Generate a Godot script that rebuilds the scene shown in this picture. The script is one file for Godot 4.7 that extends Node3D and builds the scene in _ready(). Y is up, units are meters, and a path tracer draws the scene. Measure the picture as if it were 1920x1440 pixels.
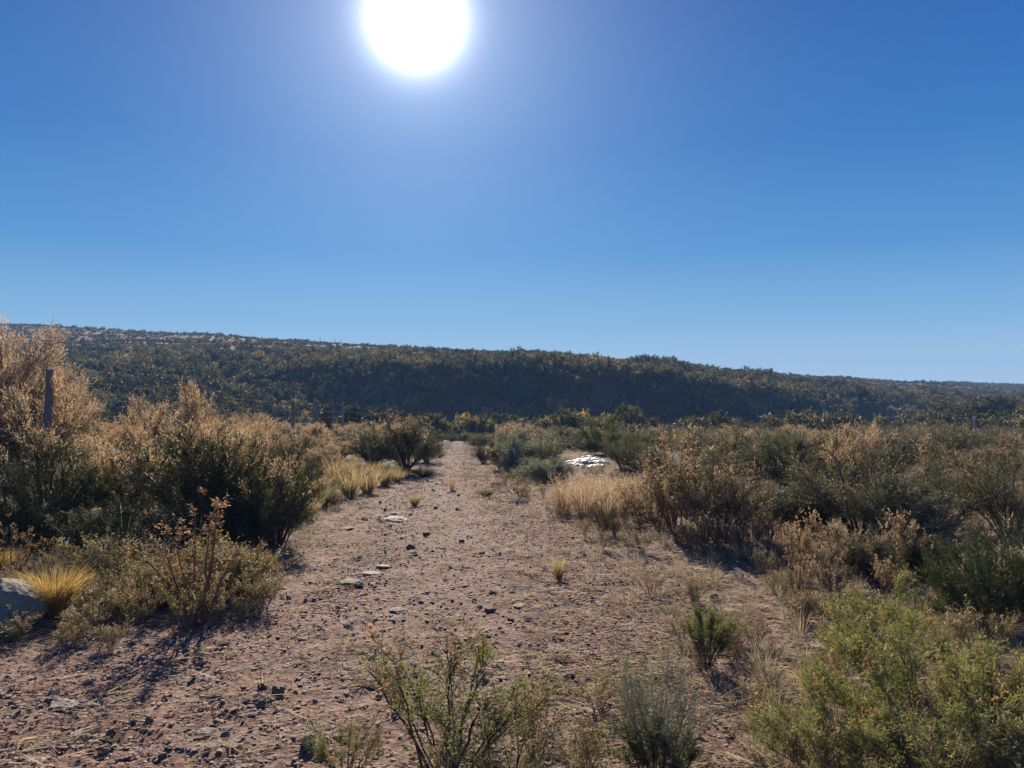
extends Node3D
# A gravel track through dry scrub towards a shaded ravine side, the low sun ahead.

# ---------------------------------------------------------------- helpers
class Bag:
	var v := PackedVector3Array()
	var c := PackedColorArray()
	func tri(a: Vector3, b: Vector3, d: Vector3, col: Color) -> void:
		v.push_back(a); v.push_back(b); v.push_back(d)
		c.push_back(col); c.push_back(col); c.push_back(col)
	func quad(a: Vector3, b: Vector3, d: Vector3, e: Vector3, col: Color) -> void:
		tri(a, b, d, col); tri(a, d, e, col)
	func mesh() -> ArrayMesh:
		var m := ArrayMesh.new()
		var arr := []
		arr.resize(Mesh.ARRAY_MAX)
		arr[Mesh.ARRAY_VERTEX] = v
		arr[Mesh.ARRAY_COLOR] = c
		m.add_surface_from_arrays(Mesh.PRIMITIVE_TRIANGLES, arr)
		return m

var rng := RandomNumberGenerator.new()
var far_kinds := {}
var used := {}
var M := {}
var P := {}            # plant prototypes, by kind
var R := {}            # rock meshes, by kind
var n_low := FastNoiseLite.new()
var n_mid := FastNoiseLite.new()
var n_fine := FastNoiseLite.new()
var n_patch := FastNoiseLite.new()

func r(a: float, b: float) -> float:
	return rng.randf_range(a, b)

func rand_dir() -> Vector3:
	var z := rng.randf_range(-1.0, 1.0)
	var a := rng.randf() * TAU
	var q := sqrt(1.0 - z * z)
	return Vector3(q * cos(a), z, q * sin(a))

func numbered(called: String) -> String:
	if not used.has(called):
		used[called] = 0
		return called
	used[called] += 1
	return "%s_%03d" % [called, used[called]]

func tag(o: Node, label: String, category: String, group := "", kind := "") -> void:
	if label != "": o.set_meta("label", label)
	if category != "": o.set_meta("category", category)
	if group != "": o.set_meta("group", group)
	if kind != "": o.set_meta("kind", kind)

func part(called: String, mesh: Mesh, mat: Material, parent: Node) -> MeshInstance3D:
	var o := MeshInstance3D.new()
	o.name = called
	o.mesh = mesh
	o.material_override = mat
	parent.add_child(o, true)
	return o

func top(called: String, mesh: Mesh, mat: Material) -> MeshInstance3D:
	var o := MeshInstance3D.new()
	o.name = numbered(called)
	o.mesh = mesh
	o.material_override = mat
	add_child(o)
	return o

func mat_plain(rough: float, back := Color.BLACK, spec := 0.3) -> StandardMaterial3D:
	var m := StandardMaterial3D.new()
	m.vertex_color_use_as_albedo = true
	m.albedo_color = Color.WHITE
	m.roughness = rough
	m.metallic_specular = spec
	m.cull_mode = BaseMaterial3D.CULL_DISABLED
	if back != Color.BLACK:
		m.backlight_enabled = true
		m.backlight = back
	return m

# ---------------------------------------------------------------- terrain
const EYE := 1.6
# columns: bearing (as tangent), plain ends at, gully floor (height over eye), gully far foot at, brow at, brow height, skyline at, skyline height
const PROFILE := [
	[-2.6, 40.0, -2.4, 55.0, 220.0, 16.0, 420.0, 40.0],
	[-1.1, 42.0, -2.6, 56.0, 210.0, 15.5, 380.0, 36.0],
	[-0.636, 46.0, -3.6, 62.0, 200.0, 12.4, 345.0, 31.0],
	[-0.40, 48.0, -5.0, 66.0, 165.0, 8.6, 320.0, 25.0],
	[-0.29, 52.0, -7.5, 84.0, 130.0, 4.4, 300.0, 21.0],
	[-0.19, 57.0, -12.0, 98.0, 120.0, 3.6, 285.0, 18.0],
	[0.0, 58.0, -14.0, 94.0, 114.0, 3.6, 270.0, 14.6],
	[0.16, 58.0, -14.0, 95.0, 114.0, 2.7, 270.0, 11.8],
	[0.29, 60.0, -13.0, 100.0, 119.0, 1.3, 285.0, 9.0],
	[0.40, 62.0, -12.0, 106.0, 130.0, 0.2, 320.0, 7.6],
	[0.50, 64.0, -9.0, 108.0, 145.0, -1.2, 370.0, 6.8],
	[0.636, 66.0, -8.0, 100.0, 165.0, -1.8, 450.0, 7.0],
	[1.1, 66.0, -7.0, 98.0, 170.0, -1.5, 480.0, 8.6],
	[2.6, 60.0, -5.0, 90.0, 170.0, -1.0, 480.0, 9.0]]

func profile_at(t: float) -> Array:
	if t <= PROFILE[0][0]: return PROFILE[0]
	for i in range(1, PROFILE.size()):
		if t < PROFILE[i][0]:
			var a: Array = PROFILE[i - 1]
			var b: Array = PROFILE[i]
			var k: float = (t - a[0]) / (b[0] - a[0])
			k = k * k * (3.0 - 2.0 * k)
			var o := []
			for j in 8: o.push_back(lerpf(a[j], b[j], k))
			return o
	return PROFILE[PROFILE.size() - 1]

func track_x(d: float) -> float:
	return -0.28 - 0.062 * d + 0.10 * sin(d * 0.21)

func track_half(d: float) -> float:
	return lerpf(1.75, 1.05, smoothstep(4.0, 26.0, d)) + 0.22 * n_mid.get_noise_2d(d * 3.0, 50.0)

# position across the track: under 1 is on it
func across(x: float, z: float) -> float:
	var d := -z
	if d > 45.0: return 9.0
	var o := x - track_x(d)
	return absf(o) / (track_half(d) + (clearing(d) if o < 0.0 else verge(d)))

func verge(d: float) -> float:
	return 1.05 * (1.0 - smoothstep(8.0, 18.0, d))

# the bare ground widens towards the near end, on the fence side
func clearing(d: float) -> float:
	return 2.1 * (1.0 - smoothstep(4.3, 7.2, d))

func near_y(x: float, z: float) -> float:
	var d := clampf(-z - 22.0, 0.0, 44.0)
	return 0.014 * z - 0.0006 * d * d + 0.075 * clampf(-x - 3.6, 0.0, 6.5)

func base_y(x: float, z: float) -> float:
	var near := near_y(x, z)
	if z > -8.0:
		return near
	var rr := sqrt(x * x + z * z)
	if rr < 36.0:
		return near + 0.05 * n_low.get_noise_2d(x * 6.0, z * 6.0)
	var t := x / maxf(-z, 0.02)
	var p := profile_at(clampf(t, -2.6, 2.6))
	var d: float = rr * cos(atan(t)) if absf(t) < 1.2 else rr * 0.64
	var hn := near - 0.0
	var h: float
	var n := n_low.get_noise_2d(x, z)
	var d1: float = p[1] + 5.0 * n_low.get_noise_2d(x * 2.0 + 300.0, z)
	if d < d1:
		h = hn + 0.05 * n_low.get_noise_2d(x * 6.0, z * 6.0)
	else:
		var edge := near_y(x, -d1)
		var fl: float = p[2] + EYE
		var m: float = lerpf(d1, p[3], 0.55)
		if d < m:
			h = lerpf(edge, fl, smoothstep(d1, m, d))
		elif d < p[3]:
			h = fl
		elif d < p[4]:
			var k: float = (d - p[3]) / (p[4] - p[3])
			h = lerpf(fl, p[5] + EYE, lerpf(k, sin(k * PI / 2.0), 0.3))
		elif d < p[6]:
			var k2: float = (d - p[4]) / (p[6] - p[4])
			h = lerpf(p[5] + EYE, p[7] + EYE, lerpf(k2, sin(k2 * PI / 2.0), 0.3))
		else:
			h = p[7] + EYE - 0.02 * (d - p[6])
		var far := smoothstep(70.0, 110.0, d)
		h += far * (1.1 * n + 0.5 * n_low.get_noise_2d(x * 2.7, z * 2.7 + 80.0)) * (1.0 - 0.75 * smoothstep(p[6] - 60.0, p[6], d))
	# a spur that comes forward on the far side of the gully
	var sx := (x - 52.0) / 24.0
	var sz := (z + 92.0) / 11.0
	h += 6.2 * exp(-sx * sx - sz * sz)
	return h

func bump(x: float, z: float, rr: float) -> float:
	var b := 0.026 * n_mid.get_noise_2d(x, z)
	if rr < 45.0:
		b += 0.020 * n_fine.get_noise_2d(x, z) * (1.0 - smoothstep(20.0, 45.0, rr))
	return b

# height of what one stands on, relief included
func surf(x: float, z: float) -> float:
	return base_y(x, z) + bump(x, z, sqrt(x * x + z * z))

func soil(x: float, z: float, rr: float, on_track: float) -> Color:
	var a := 0.5 + 0.5 * n_patch.get_noise_2d(x, z)
	var b := 0.5 + 0.5 * n_patch.get_noise_2d(x * 5.3 + 40.0, z * 5.3)
	var red := Color(0.30, 0.166, 0.122)
	var pale := Color(0.35, 0.242, 0.196)
	var litter := Color(0.20, 0.145, 0.105)
	var c := red.lerp(pale, clampf(b * 1.5 - 0.35, 0.0, 1.0))
	c = c.lerp(litter, clampf((1.0 - on_track) * (a * 1.2) + b * 0.3 - 0.2, 0.0, 0.85))
	return c

func sheet_mesh(v: PackedVector3Array, c: PackedColorArray, idx: PackedInt32Array) -> ArrayMesh:
	var nr := PackedVector3Array()
	nr.resize(v.size())
	for i in range(0, idx.size(), 3):
		var n := (v[idx[i + 2]] - v[idx[i]]).cross(v[idx[i + 1]] - v[idx[i]])
		nr[idx[i]] += n; nr[idx[i + 1]] += n; nr[idx[i + 2]] += n
	for i in nr.size(): nr[i] = nr[i].normalized()
	var m := ArrayMesh.new()
	var arr := []
	arr.resize(Mesh.ARRAY_MAX)
	arr[Mesh.ARRAY_VERTEX] = v
	arr[Mesh.ARRAY_NORMAL] = nr
	arr[Mesh.ARRAY_COLOR] = c
	arr[Mesh.ARRAY_INDEX] = idx
	m.add_surface_from_arrays(Mesh.PRIMITIVE_TRIANGLES, arr)
	return m

func build_ground() -> void:
	# one sheet of rings that grow with distance
	var az := PackedFloat32Array()
	var a := -50.0
	while a < 50.0:
		az.push_back(a); a += 0.3
	while a < 310.0 - 0.01:
		az.push_back(a); a += 3.0
	var na := az.size()
	var nr := 470
	var v := PackedVector3Array()
	var c := PackedColorArray()
	var idx := PackedInt32Array()
	for i in nr:
		var rr := 0.7 * pow(900.0 / 0.7, float(i) / (nr - 1))
		for j in na:
			var t := deg_to_rad(az[j])
			var x := rr * sin(t)
			var z := -rr * cos(t)
			var u := across(x, z)
			var h := base_y(x, z) + bump(x, z, rr)
			h -= 0.07 * (1.0 - smoothstep(0.80, 1.0, u))
			v.push_back(Vector3(x, h, z))
			c.push_back(soil(x, z, rr, 1.0 - smoothstep(0.9, 1.7, u)))
	for i in nr - 1:
		for j in na:
			var p := i * na + j
			var q := i * na + (j + 1) % na
			idx.append_array(PackedInt32Array([p, p + na, q, q, p + na, q + na]))
	var g := top("ground", sheet_mesh(v, c, idx), M.soil)
	tag(g, "dry reddish soil and hillside under the scrub", "ground", "", "structure")

func build_track() -> void:
	var v := PackedVector3Array()
	var c := PackedColorArray()
	var idx := PackedInt32Array()
	var cols := 150
	var d := -3.0
	var rows := 0
	while d < 45.5:
		for j in cols:
			var u := -1.12 + 2.24 * j / (cols - 1.0)
			var x := track_x(d) + u * (track_half(d) + (clearing(d) if u < 0.0 else verge(d)))
			var z := -d
			var h := base_y(x, z) + bump(x, z, sqrt(x * x + z * z))
			h -= 0.05 * smoothstep(0.88, 1.12, absf(u))
			# two shallow wheel lines
			h -= 0.018 * (exp(-pow((u - 0.5) / 0.16, 2.0)) + exp(-pow((u + 0.5) / 0.16, 2.0)))
			v.push_back(Vector3(x, h, z))
			c.push_back(soil(x, z, d, 1.0))
		rows += 1
		d += clampf(0.012 * absf(d), 0.03, 0.5)
	for i in rows - 1:
		for j in cols - 1:
			var p := i * cols + j
			idx.append_array(PackedInt32Array([p, p + cols, p + 1, p + 1, p + cols, p + cols + 1]))
	var g := top("track", sheet_mesh(v, c, idx), M.soil)
	tag(g, "pinkish stony dirt track leading to the ravine", "track", "", "structure")

# ---------------------------------------------------------------- plants
func tube(b: Bag, pts: Array, r0: float, r1: float, col: Color, sides := 5) -> void:
	var n := pts.size()
	var prev := []
	for i in n:
		var dir: Vector3 = (pts[mini(i + 1, n - 1)] - pts[maxi(i - 1, 0)]).normalized()
		var s := dir.cross(Vector3(0.31, 0.2, 0.93)).normalized()
		var t := dir.cross(s)
		var ring := []
		var q := lerpf(r0, r1, float(i) / (n - 1))
		for k in sides:
			var a := TAU * k / sides
			ring.push_back(pts[i] + (s * cos(a) + t * sin(a)) * q)
		if i > 0:
			for k in sides:
				var k2 := (k + 1) % sides
				b.quad(prev[k], ring[k], ring[k2], prev[k2], col)
		prev = ring

func vary(c: Color, amount: float) -> Color:
	var k := 1.0 + rng.randf_range(-amount, amount)
	return Color(c.r * k * (1.0 + rng.randf_range(-0.08, 0.08)), c.g * k, c.b * k * (1.0 + rng.randf_range(-0.12, 0.12)))

func sliver(b: Bag, p: Vector3, q: Vector3, w: float, col: Color) -> void:
	var s := (q - p).cross(rand_dir()).normalized() * w * 0.5
	b.tri(p - s, p + s, q, col)

func leaf(b: Bag, p: Vector3, dir: Vector3, l: float, w: float, col: Color, full: bool) -> void:
	var s := dir.cross(rand_dir()).normalized() * w * 0.5
	if full:
		var mid := p + dir * l * 0.5
		b.tri(p, mid - s, mid + s, col)
		b.tri(mid - s, p + dir * l, mid + s, col)
	else:
		b.tri(p - s, p + s, p + dir * l, col)

# A shrub: stems that fan out to a dome, side shoots, twigs with leaves, and dry heads at some shoot ends.
func grow(p: Dictionary, sd: int) -> Node3D:
	rng.seed = sd
	var root := Node3D.new()
	var leaves := Bag.new()
	var heads := Bag.new()
	var twigs := Bag.new()
	var h: float = p.h
	var w: float = p.w
	var full: bool = p.get("full", false)
	var stems := []
	var split: bool = p.get("split", false)
	var per_stem := []
	for i in int(p.n):
		if split:
			leaves = Bag.new(); heads = Bag.new(); twigs = Bag.new()
			per_stem.push_back([twigs, leaves, heads])
		var az: float = TAU * (i + r(-0.35, 0.35)) / p.n * 1.0 + i * 2.4
		var tilt: float = p.spread * sqrt(rng.randf())
		var out := Vector3(cos(az), 0, sin(az))
		var base := out * r(0.0, 0.07) * w
		var end: Vector3 = out * sin(tilt) * w * 0.5 * r(0.75, 1.0) + Vector3.UP * h * (p.flat + (1.0 - p.flat) * cos(tilt)) * r(0.72, 0.98)
		end += Vector3(r(-1, 1), r(-1, 1), r(-1, 1)) * 0.05 * w
		var ctl: Vector3 = base.lerp(end, 0.45) + Vector3.UP * h * 0.12 * p.arch + Vector3(r(-1, 1), 0, r(-1, 1)) * 0.06 * w
		var pts := []
		for k in 7:
			var t := k / 6.0
			var q := base.lerp(ctl, t).lerp(ctl.lerp(end, t), t)
			if k > 0: q += Vector3(r(-1, 1), r(-1, 1), r(-1, 1)) * 0.012 * w
			pts.push_back(q)
		pts[0].y = -0.04
		var sb := Bag.new()
		tube(sb, pts, p.r0 * r(0.7, 1.2), p.r0 * 0.3, vary(p.wood, 0.2), 5)
		stems.push_back(sb)
		for j in int(p.m):
			var t: float = lerpf(p.from, 1.0, pow(rng.randf(), 0.8))
			var f := t * 5.999
			var k := int(f)
			var start: Vector3 = pts[k].lerp(pts[k + 1], f - k)
			var tan: Vector3 = (pts[k + 1] - pts[k]).normalized()
			var dir: Vector3 = (tan * 0.75 + rand_dir() * p.messy + Vector3.UP * p.up + out * 0.15).normalized()
			var ln: float = p.sl * r(0.55, 1.2) * (1.15 - 0.45 * t)
			var mid := start + dir * ln * 0.5
			dir = (dir + Vector3.UP * p.up * 0.5 + rand_dir() * 0.2).normalized()
			var tip := mid + dir * ln * 0.5
			if tip.y < 0.03: continue
			sliver(twigs, start, mid, p.r0 * 0.55, vary(p.wood, 0.25))
			sliver(twigs, mid - (mid - start) * 0.1, tip, p.r0 * 0.4, vary(p.wood, 0.25))
			var tone: Color = p.leaf[rng.randi() % p.leaf.size()]
			tone = vary(tone, 0.22)
			var dry: bool = rng.randf() < p.head * smoothstep(p.get("head_from", 0.15), p.get("head_to", 0.85), tip.y / h + r(-0.15, 0.15))
			var htone: Color = vary(p.heads[rng.randi() % p.heads.size()], 0.2) if p.has("heads") else tone
			for g in int(p.tw):
				var s := r(0.1, 1.0)
				var q: Vector3 = start.lerp(mid, s * 2.0) if s < 0.5 else mid.lerp(tip, s * 2.0 - 1.0)
				var d2: Vector3 = (dir * 0.7 + rand_dir() * p.messy + Vector3.UP * p.up * 0.6).normalized()
				var l2: float = p.tl * r(0.5, 1.2)
				var e := q + d2 * l2
				if e.y < 0.015: continue
				sliver(twigs, q, e, p.r0 * 0.3, vary(p.wood, 0.3))
				var as_head := dry and s > 0.35
				var bag: Bag = heads if as_head else leaves
				var cnt := int(p.hq if as_head else p.q)
				var ll: float = p.hl if as_head else p.ll
				var lw: float = p.hw if as_head else p.lw
				var col := htone if as_head else tone
				for u in cnt:
					var at := q.lerp(e, r(0.1, 1.05))
					var ld: Vector3 = (d2 * p.along + rand_dir()).normalized()
					leaf(bag, at, ld, ll * r(0.6, 1.25), lw * r(0.7, 1.2), vary(col, 0.18), full)
	if p.get("join_stems", false):
		for sb in stems:
			twigs.v.append_array(sb.v); twigs.c.append_array(sb.c)
	else:
		for i in stems.size():
			var so := part("stem", stems[i].mesh(), M.wood, root)
			if split:
				var names := ["twigs", "foliage", "seed_heads"]
				var mats := [M.wood, M[p.get("mat", "leaf")], M.dry]
				for k in 3:
					if per_stem[i][k].v.size() > 0: part(names[k], per_stem[i][k].mesh(), mats[k], so).set_meta("kind", "stuff")
	if split:
		leaves = Bag.new(); heads = Bag.new(); twigs = Bag.new()
	if twigs.v.size() > 0:
		part("twigs", twigs.mesh(), M.wood, root).set_meta("kind", "stuff")
	if leaves.v.size() > 0:
		part("foliage", leaves.mesh(), M[p.get("mat", "leaf")], root).set_meta("kind", "stuff")
	if heads.v.size() > 0:
		part("seed_heads", heads.mesh(), M.dry, root).set_meta("kind", "stuff")
	var box := AABB()
	for ch in root.find_children("*", "MeshInstance3D", true, false): box = box.merge(ch.mesh.get_aabb())
	root.set_meta("h", box.end.y * 0.93)
	root.set_meta("w", (box.size.x + box.size.z) * 0.5 * 0.88)
	return root

# A tuft: blades that leave one crown and arch outwards.
func tuft(p: Dictionary, sd: int) -> Node3D:
	rng.seed = sd
	var root := Node3D.new()
	var b := Bag.new()
	for i in int(p.n):
		var az := rng.randf() * TAU
		var out := Vector3(cos(az), 0, sin(az))
		var lean: float = p.spread * pow(rng.randf(), 0.7)
		var ln: float = p.h * r(0.55, 1.1)
		var base: Vector3 = out * p.w * 0.13 * sqrt(rng.randf()) + Vector3(0, -0.01, 0)
		var dir := (Vector3.UP * cos(lean) + out * sin(lean)).normalized()
		var side: Vector3 = dir.cross(rand_dir()).normalized() * p.bw * 0.5
		var p1 := base + dir * ln * 0.5
		var p2: Vector3 = p1 + (dir + out * p.droop * 0.5).normalized() * ln * 0.3
		var p3: Vector3 = p2 + (dir + out * p.droop * 1.2 + Vector3.DOWN * p.droop * 0.3).normalized() * ln * 0.25
		var bend: float = r(0.2, 2.0)
		p2 = p1 + (dir + out * p.droop * 0.5 * bend + rand_dir() * 0.12).normalized() * ln * 0.3
		p3 = p2 + (dir + out * p.droop * 1.2 * bend + Vector3.DOWN * p.droop * 0.35 * bend + rand_dir() * 0.2).normalized() * ln * 0.25
		var col := vary(p.tones[rng.randi() % p.tones.size()], 0.25)
		b.quad(base - side, p1 - side * 0.9, p1 + side * 0.9, base + side, col)
		b.quad(p1 - side * 0.9, p2 - side * 0.6, p2 + side * 0.6, p1 + side * 0.9, col)
		b.tri(p2 - side * 0.6, p3, p2 + side * 0.6, col)
		if p.has("ear") and rng.randf() < p.ear:
			for k in 9:
				leaf(b, p2.lerp(p3, r(-0.4, 1.0)), (p3 - p2).normalized() * 0.6 + rand_dir() * 0.6, 0.03, 0.008, vary(p.ear_tone, 0.2), false)
	part("blades", b.mesh(), M.dry, root).set_meta("kind", "stuff")
	root.set_meta("h", p.h)
	root.set_meta("w", p.w)
	return root

func build_prototypes() -> void:
	var tan_tips := [Color(0.55, 0.40, 0.25), Color(0.48, 0.34, 0.20), Color(0.60, 0.46, 0.31), Color(0.36, 0.25, 0.155)]
	var bark := Color(0.10, 0.075, 0.06)
	# dark green broom with straw-coloured shoot ends
	var broom := {"h": 1.5, "w": 1.6, "n": 28, "m": 16, "tw": 9, "q": 8, "spread": 1.5, "flat": 0.16, "arch": 1.0, "from": 0.12, "messy": 0.62, "up": 0.30, "sl": 0.46, "tl": 0.15, "ll": 0.048, "lw": 0.0085, "along": 1.3, "r0": 0.016, "wood": bark,
		"leaf": [Color(0.075, 0.085, 0.038), Color(0.06, 0.07, 0.035), Color(0.10, 0.10, 0.05), Color(0.13, 0.11, 0.06)], "head": 0.7, "head_from": 0.55, "head_to": 1.0, "heads": tan_tips, "hq": 10, "hl": 0.032, "hw": 0.011}
	P.broom = [grow(broom, 11), grow(broom, 12), grow(broom, 13)]
	var bd := broom.duplicate(); bd.merge({"head": 0.15, "leaf": [Color(0.07, 0.095, 0.035), Color(0.055, 0.075, 0.03), Color(0.09, 0.10, 0.045)]}, true)
	P.green_broom = [grow(bd, 21), grow(bd, 22)]
	var td := broom.duplicate(); td.merge({"head_from": 0.1, "head_to": 0.8, "head": 1.25, "leaf": [Color(0.20, 0.14, 0.075), Color(0.13, 0.10, 0.055), Color(0.26, 0.18, 0.10)], "heads": [Color(0.59, 0.42, 0.26), Color(0.51, 0.355, 0.21), Color(0.63, 0.48, 0.32)]}, true)
	P.tan = [grow(td, 31), grow(td, 32)]
	far_kinds = {"broom": broom, "green_broom": bd, "tan": td}
	# tall feathery plume bush
	var pl := td.duplicate(); pl.merge({"h": 3.0, "w": 2.8, "n": 26, "m": 22, "spread": 1.2, "flat": 0.25, "up": 0.45, "sl": 0.85, "tl": 0.24, "ll": 0.06, "lw": 0.011, "hl": 0.05, "hw": 0.015, "hq": 11, "tw": 9, "head": 1.5, "messy": 0.5,
		"heads": [Color(0.59, 0.44, 0.31), Color(0.64, 0.50, 0.36), Color(0.51, 0.36, 0.24)]}, true)
	P.plume = [grow(pl, 41), grow(pl, 42)]
	# round silver-grey bush
	var sv := broom.duplicate(); sv.merge({"h": 1.0, "w": 1.4, "n": 22, "m": 18, "tw": 9, "q": 10, "spread": 1.5, "flat": 0.2, "messy": 0.75, "up": 0.28, "sl": 0.38, "tl": 0.13, "ll": 0.04, "lw": 0.008, "head": 0.0,
		"leaf": [Color(0.33, 0.35, 0.29), Color(0.26, 0.28, 0.23), Color(0.38, 0.39, 0.33)]}, true)
	P.silver = [grow(sv, 51), grow(sv, 52)]
	var gg := sv.duplicate(); gg.merge({"h": 1.2, "leaf": [Color(0.18, 0.175, 0.115), Color(0.14, 0.14, 0.085), Color(0.23, 0.20, 0.14)], "head": 0.12, "heads": [Color(0.36, 0.27, 0.17)]}, true)
	P.grey_green = [grow(gg, 55), grow(gg, 56), grow(gg, 57)]
	# fresh green bush
	var gr := sv.duplicate(); gr.merge({"h": 1.2, "w": 1.7, "ll": 0.05, "lw": 0.012, "leaf": [Color(0.14, 0.18, 0.06), Color(0.11, 0.145, 0.05), Color(0.18, 0.20, 0.08)]}, true)
	P.green = [grow(gr, 61), grow(gr, 62)]
	# nearly bare, twiggy brown bush
	var tb := broom.duplicate(); tb.merge({"h": 1.6, "w": 2.0, "n": 18, "m": 19, "tw": 10, "q": 6, "spread": 1.2, "flat": 0.4, "up": 0.25, "messy": 0.55, "sl": 0.5, "tl": 0.2, "ll": 0.03, "lw": 0.010, "r0": 0.018, "head": 0.25, "wood": Color(0.13, 0.095, 0.075), "hq": 7,
		"leaf": [Color(0.20, 0.175, 0.11), Color(0.16, 0.155, 0.09), Color(0.25, 0.20, 0.135)], "heads": [Color(0.36, 0.27, 0.18), Color(0.30, 0.21, 0.14)]}, true)
	P.twiggy = [grow(tb, 71), grow(tb, 72), grow(tb, 73)]
	# leafy yellow-green bush with slender leaves
	var lf := {"split": true, "h": 0.85, "w": 1.15, "n": 22, "m": 15, "tw": 7, "q": 10, "spread": 1.4, "flat": 0.4, "arch": 1.0, "from": 0.25, "messy": 0.5, "up": 0.35, "sl": 0.26, "tl": 0.10, "ll": 0.029, "lw": 0.0058, "along": 0.9, "r0": 0.008, "wood": Color(0.20, 0.15, 0.10), "full": true, "mat": "fresh",
		"leaf": [Color(0.24, 0.24, 0.12), Color(0.19, 0.195, 0.095), Color(0.29, 0.275, 0.155), Color(0.33, 0.275, 0.165)], "head": 0.10, "heads": [Color(0.40, 0.26, 0.11), Color(0.48, 0.34, 0.16)], "hq": 8, "hl": 0.03, "hw": 0.009}
	P.leafy = [grow(lf, 81), grow(lf, 82), grow(lf, 83)]
	# open young bush with dark forked stems
	var op := lf.duplicate(); op.merge({"h": 0.72, "w": 0.95, "n": 15, "m": 13, "tw": 6, "q": 6, "from": 0.35, "r0": 0.0075, "messy": 0.6, "sl": 0.22, "tl": 0.085, "ll": 0.024, "lw": 0.0052, "wood": Color(0.075, 0.055, 0.045), "spread": 1.1, "head": 0.08,
		"leaf": [Color(0.20, 0.205, 0.10), Color(0.155, 0.165, 0.08), Color(0.26, 0.245, 0.14)], "heads": [Color(0.36, 0.23, 0.13)]}, true)
	P.open = [grow(op, 91), grow(op, 92)]
	# grey bush of fine bare twigs above dark leaves
	var gt := op.duplicate(); gt.merge({"split": false, "h": 0.6, "w": 0.5, "n": 15, "m": 14, "tw": 8, "q": 2, "from": 0.2, "spread": 1.2, "flat": 0.25, "r0": 0.005, "wood": Color(0.30, 0.27, 0.23), "ll": 0.018, "lw": 0.005, "sl": 0.18, "tl": 0.10, "up": 0.5,
		"leaf": [Color(0.16, 0.17, 0.12), Color(0.21, 0.21, 0.16)], "head": 0.0}, true)
	P.grey_twig = [grow(gt, 95), grow(gt, 96)]
	# upright wiry green shrublet
	var wr := op.duplicate(); wr.merge({"split": false, "h": 0.4, "w": 0.34, "n": 16, "m": 13, "tw": 6, "q": 6, "from": 0.25, "spread": 1.2, "flat": 0.25, "up": 0.6, "messy": 0.3, "r0": 0.004, "sl": 0.13, "tl": 0.06, "ll": 0.022, "lw": 0.0045, "head": 0.0,
		"leaf": [Color(0.17, 0.17, 0.095), Color(0.14, 0.145, 0.08), Color(0.22, 0.205, 0.125)]}, true)
	P.wiry = [grow(wr, 98), grow(wr, 99)]
	# tall dry weed, rust-brown seed spikes
	var dk := {"h": 0.95, "w": 0.5, "n": 8, "m": 12, "tw": 3, "q": 5, "spread": 0.95, "flat": 0.05, "arch": 0.4, "from": 0.25, "messy": 0.42, "up": 0.55, "sl": 0.2, "tl": 0.05, "ll": 0.020, "lw": 0.010, "along": 0.6, "r0": 0.006, "wood": Color(0.20, 0.11, 0.07), "head": 0.9, "full": true,
		"leaf": [Color(0.30, 0.18, 0.09), Color(0.22, 0.16, 0.08)], "heads": [Color(0.34, 0.215, 0.13), Color(0.42, 0.28, 0.17), Color(0.28, 0.165, 0.10)], "hq": 7, "hl": 0.018, "hw": 0.009, "mat": "dry"}
	P.dock = [grow(dk, 101), grow(dk, 102), grow(dk, 103)]
	var rd := dk.duplicate(); rd.merge({"h": 0.8, "w": 0.7, "n": 13, "m": 15, "sl": 0.2, "spread": 1.15, "up": 0.5, "messy": 0.55, "ll": 0.028, "lw": 0.012, "leaf": [Color(0.30, 0.215, 0.12), Color(0.16, 0.145, 0.08), Color(0.24, 0.17, 0.10)], "heads": [Color(0.43, 0.30, 0.19), Color(0.49, 0.37, 0.25), Color(0.35, 0.23, 0.145)]}, true)
	P.rust_weed = [grow(rd, 111), grow(rd, 112), grow(rd, 113)]
	# low grey-green weed with small pale heads
	var lw := op.duplicate(); lw.merge({"split": false, "h": 0.36, "w": 0.5, "n": 13, "m": 8, "tw": 5, "q": 5, "from": 0.15, "spread": 1.0, "flat": 0.25, "r0": 0.0035, "sl": 0.12, "tl": 0.05, "ll": 0.016, "lw": 0.007, "wood": Color(0.24, 0.17, 0.11), "head": 0.45,
		"leaf": [Color(0.22, 0.18, 0.12), Color(0.25, 0.185, 0.125), Color(0.17, 0.145, 0.095)], "heads": [Color(0.50, 0.43, 0.31), Color(0.34, 0.23, 0.14)], "hq": 5, "hl": 0.012, "hw": 0.009}, true)
	P.low_weed = [grow(lw, 121), grow(lw, 122), grow(lw, 123)]
	# grasses
	P.gold_tuft = [tuft({"h": 0.46, "w": 0.42, "n": 1300, "spread": 0.55, "droop": 0.65, "bw": 0.0038, "tones": [Color(0.56, 0.38, 0.12), Color(0.48, 0.32, 0.10), Color(0.62, 0.46, 0.18), Color(0.34, 0.24, 0.09)]}, 131)]
	P.straw_tuft = [tuft({"h": 0.5, "w": 0.4, "n": 300, "spread": 0.42, "droop": 0.3, "bw": 0.006, "tones": [Color(0.50, 0.39, 0.20), Color(0.42, 0.32, 0.16), Color(0.26, 0.23, 0.10)]}, 132),
		tuft({"h": 0.5, "w": 0.4, "n": 260, "spread": 0.55, "droop": 0.35, "bw": 0.006, "tones": [Color(0.47, 0.35, 0.18), Color(0.54, 0.42, 0.23), Color(0.30, 0.24, 0.12)]}, 133)]
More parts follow.
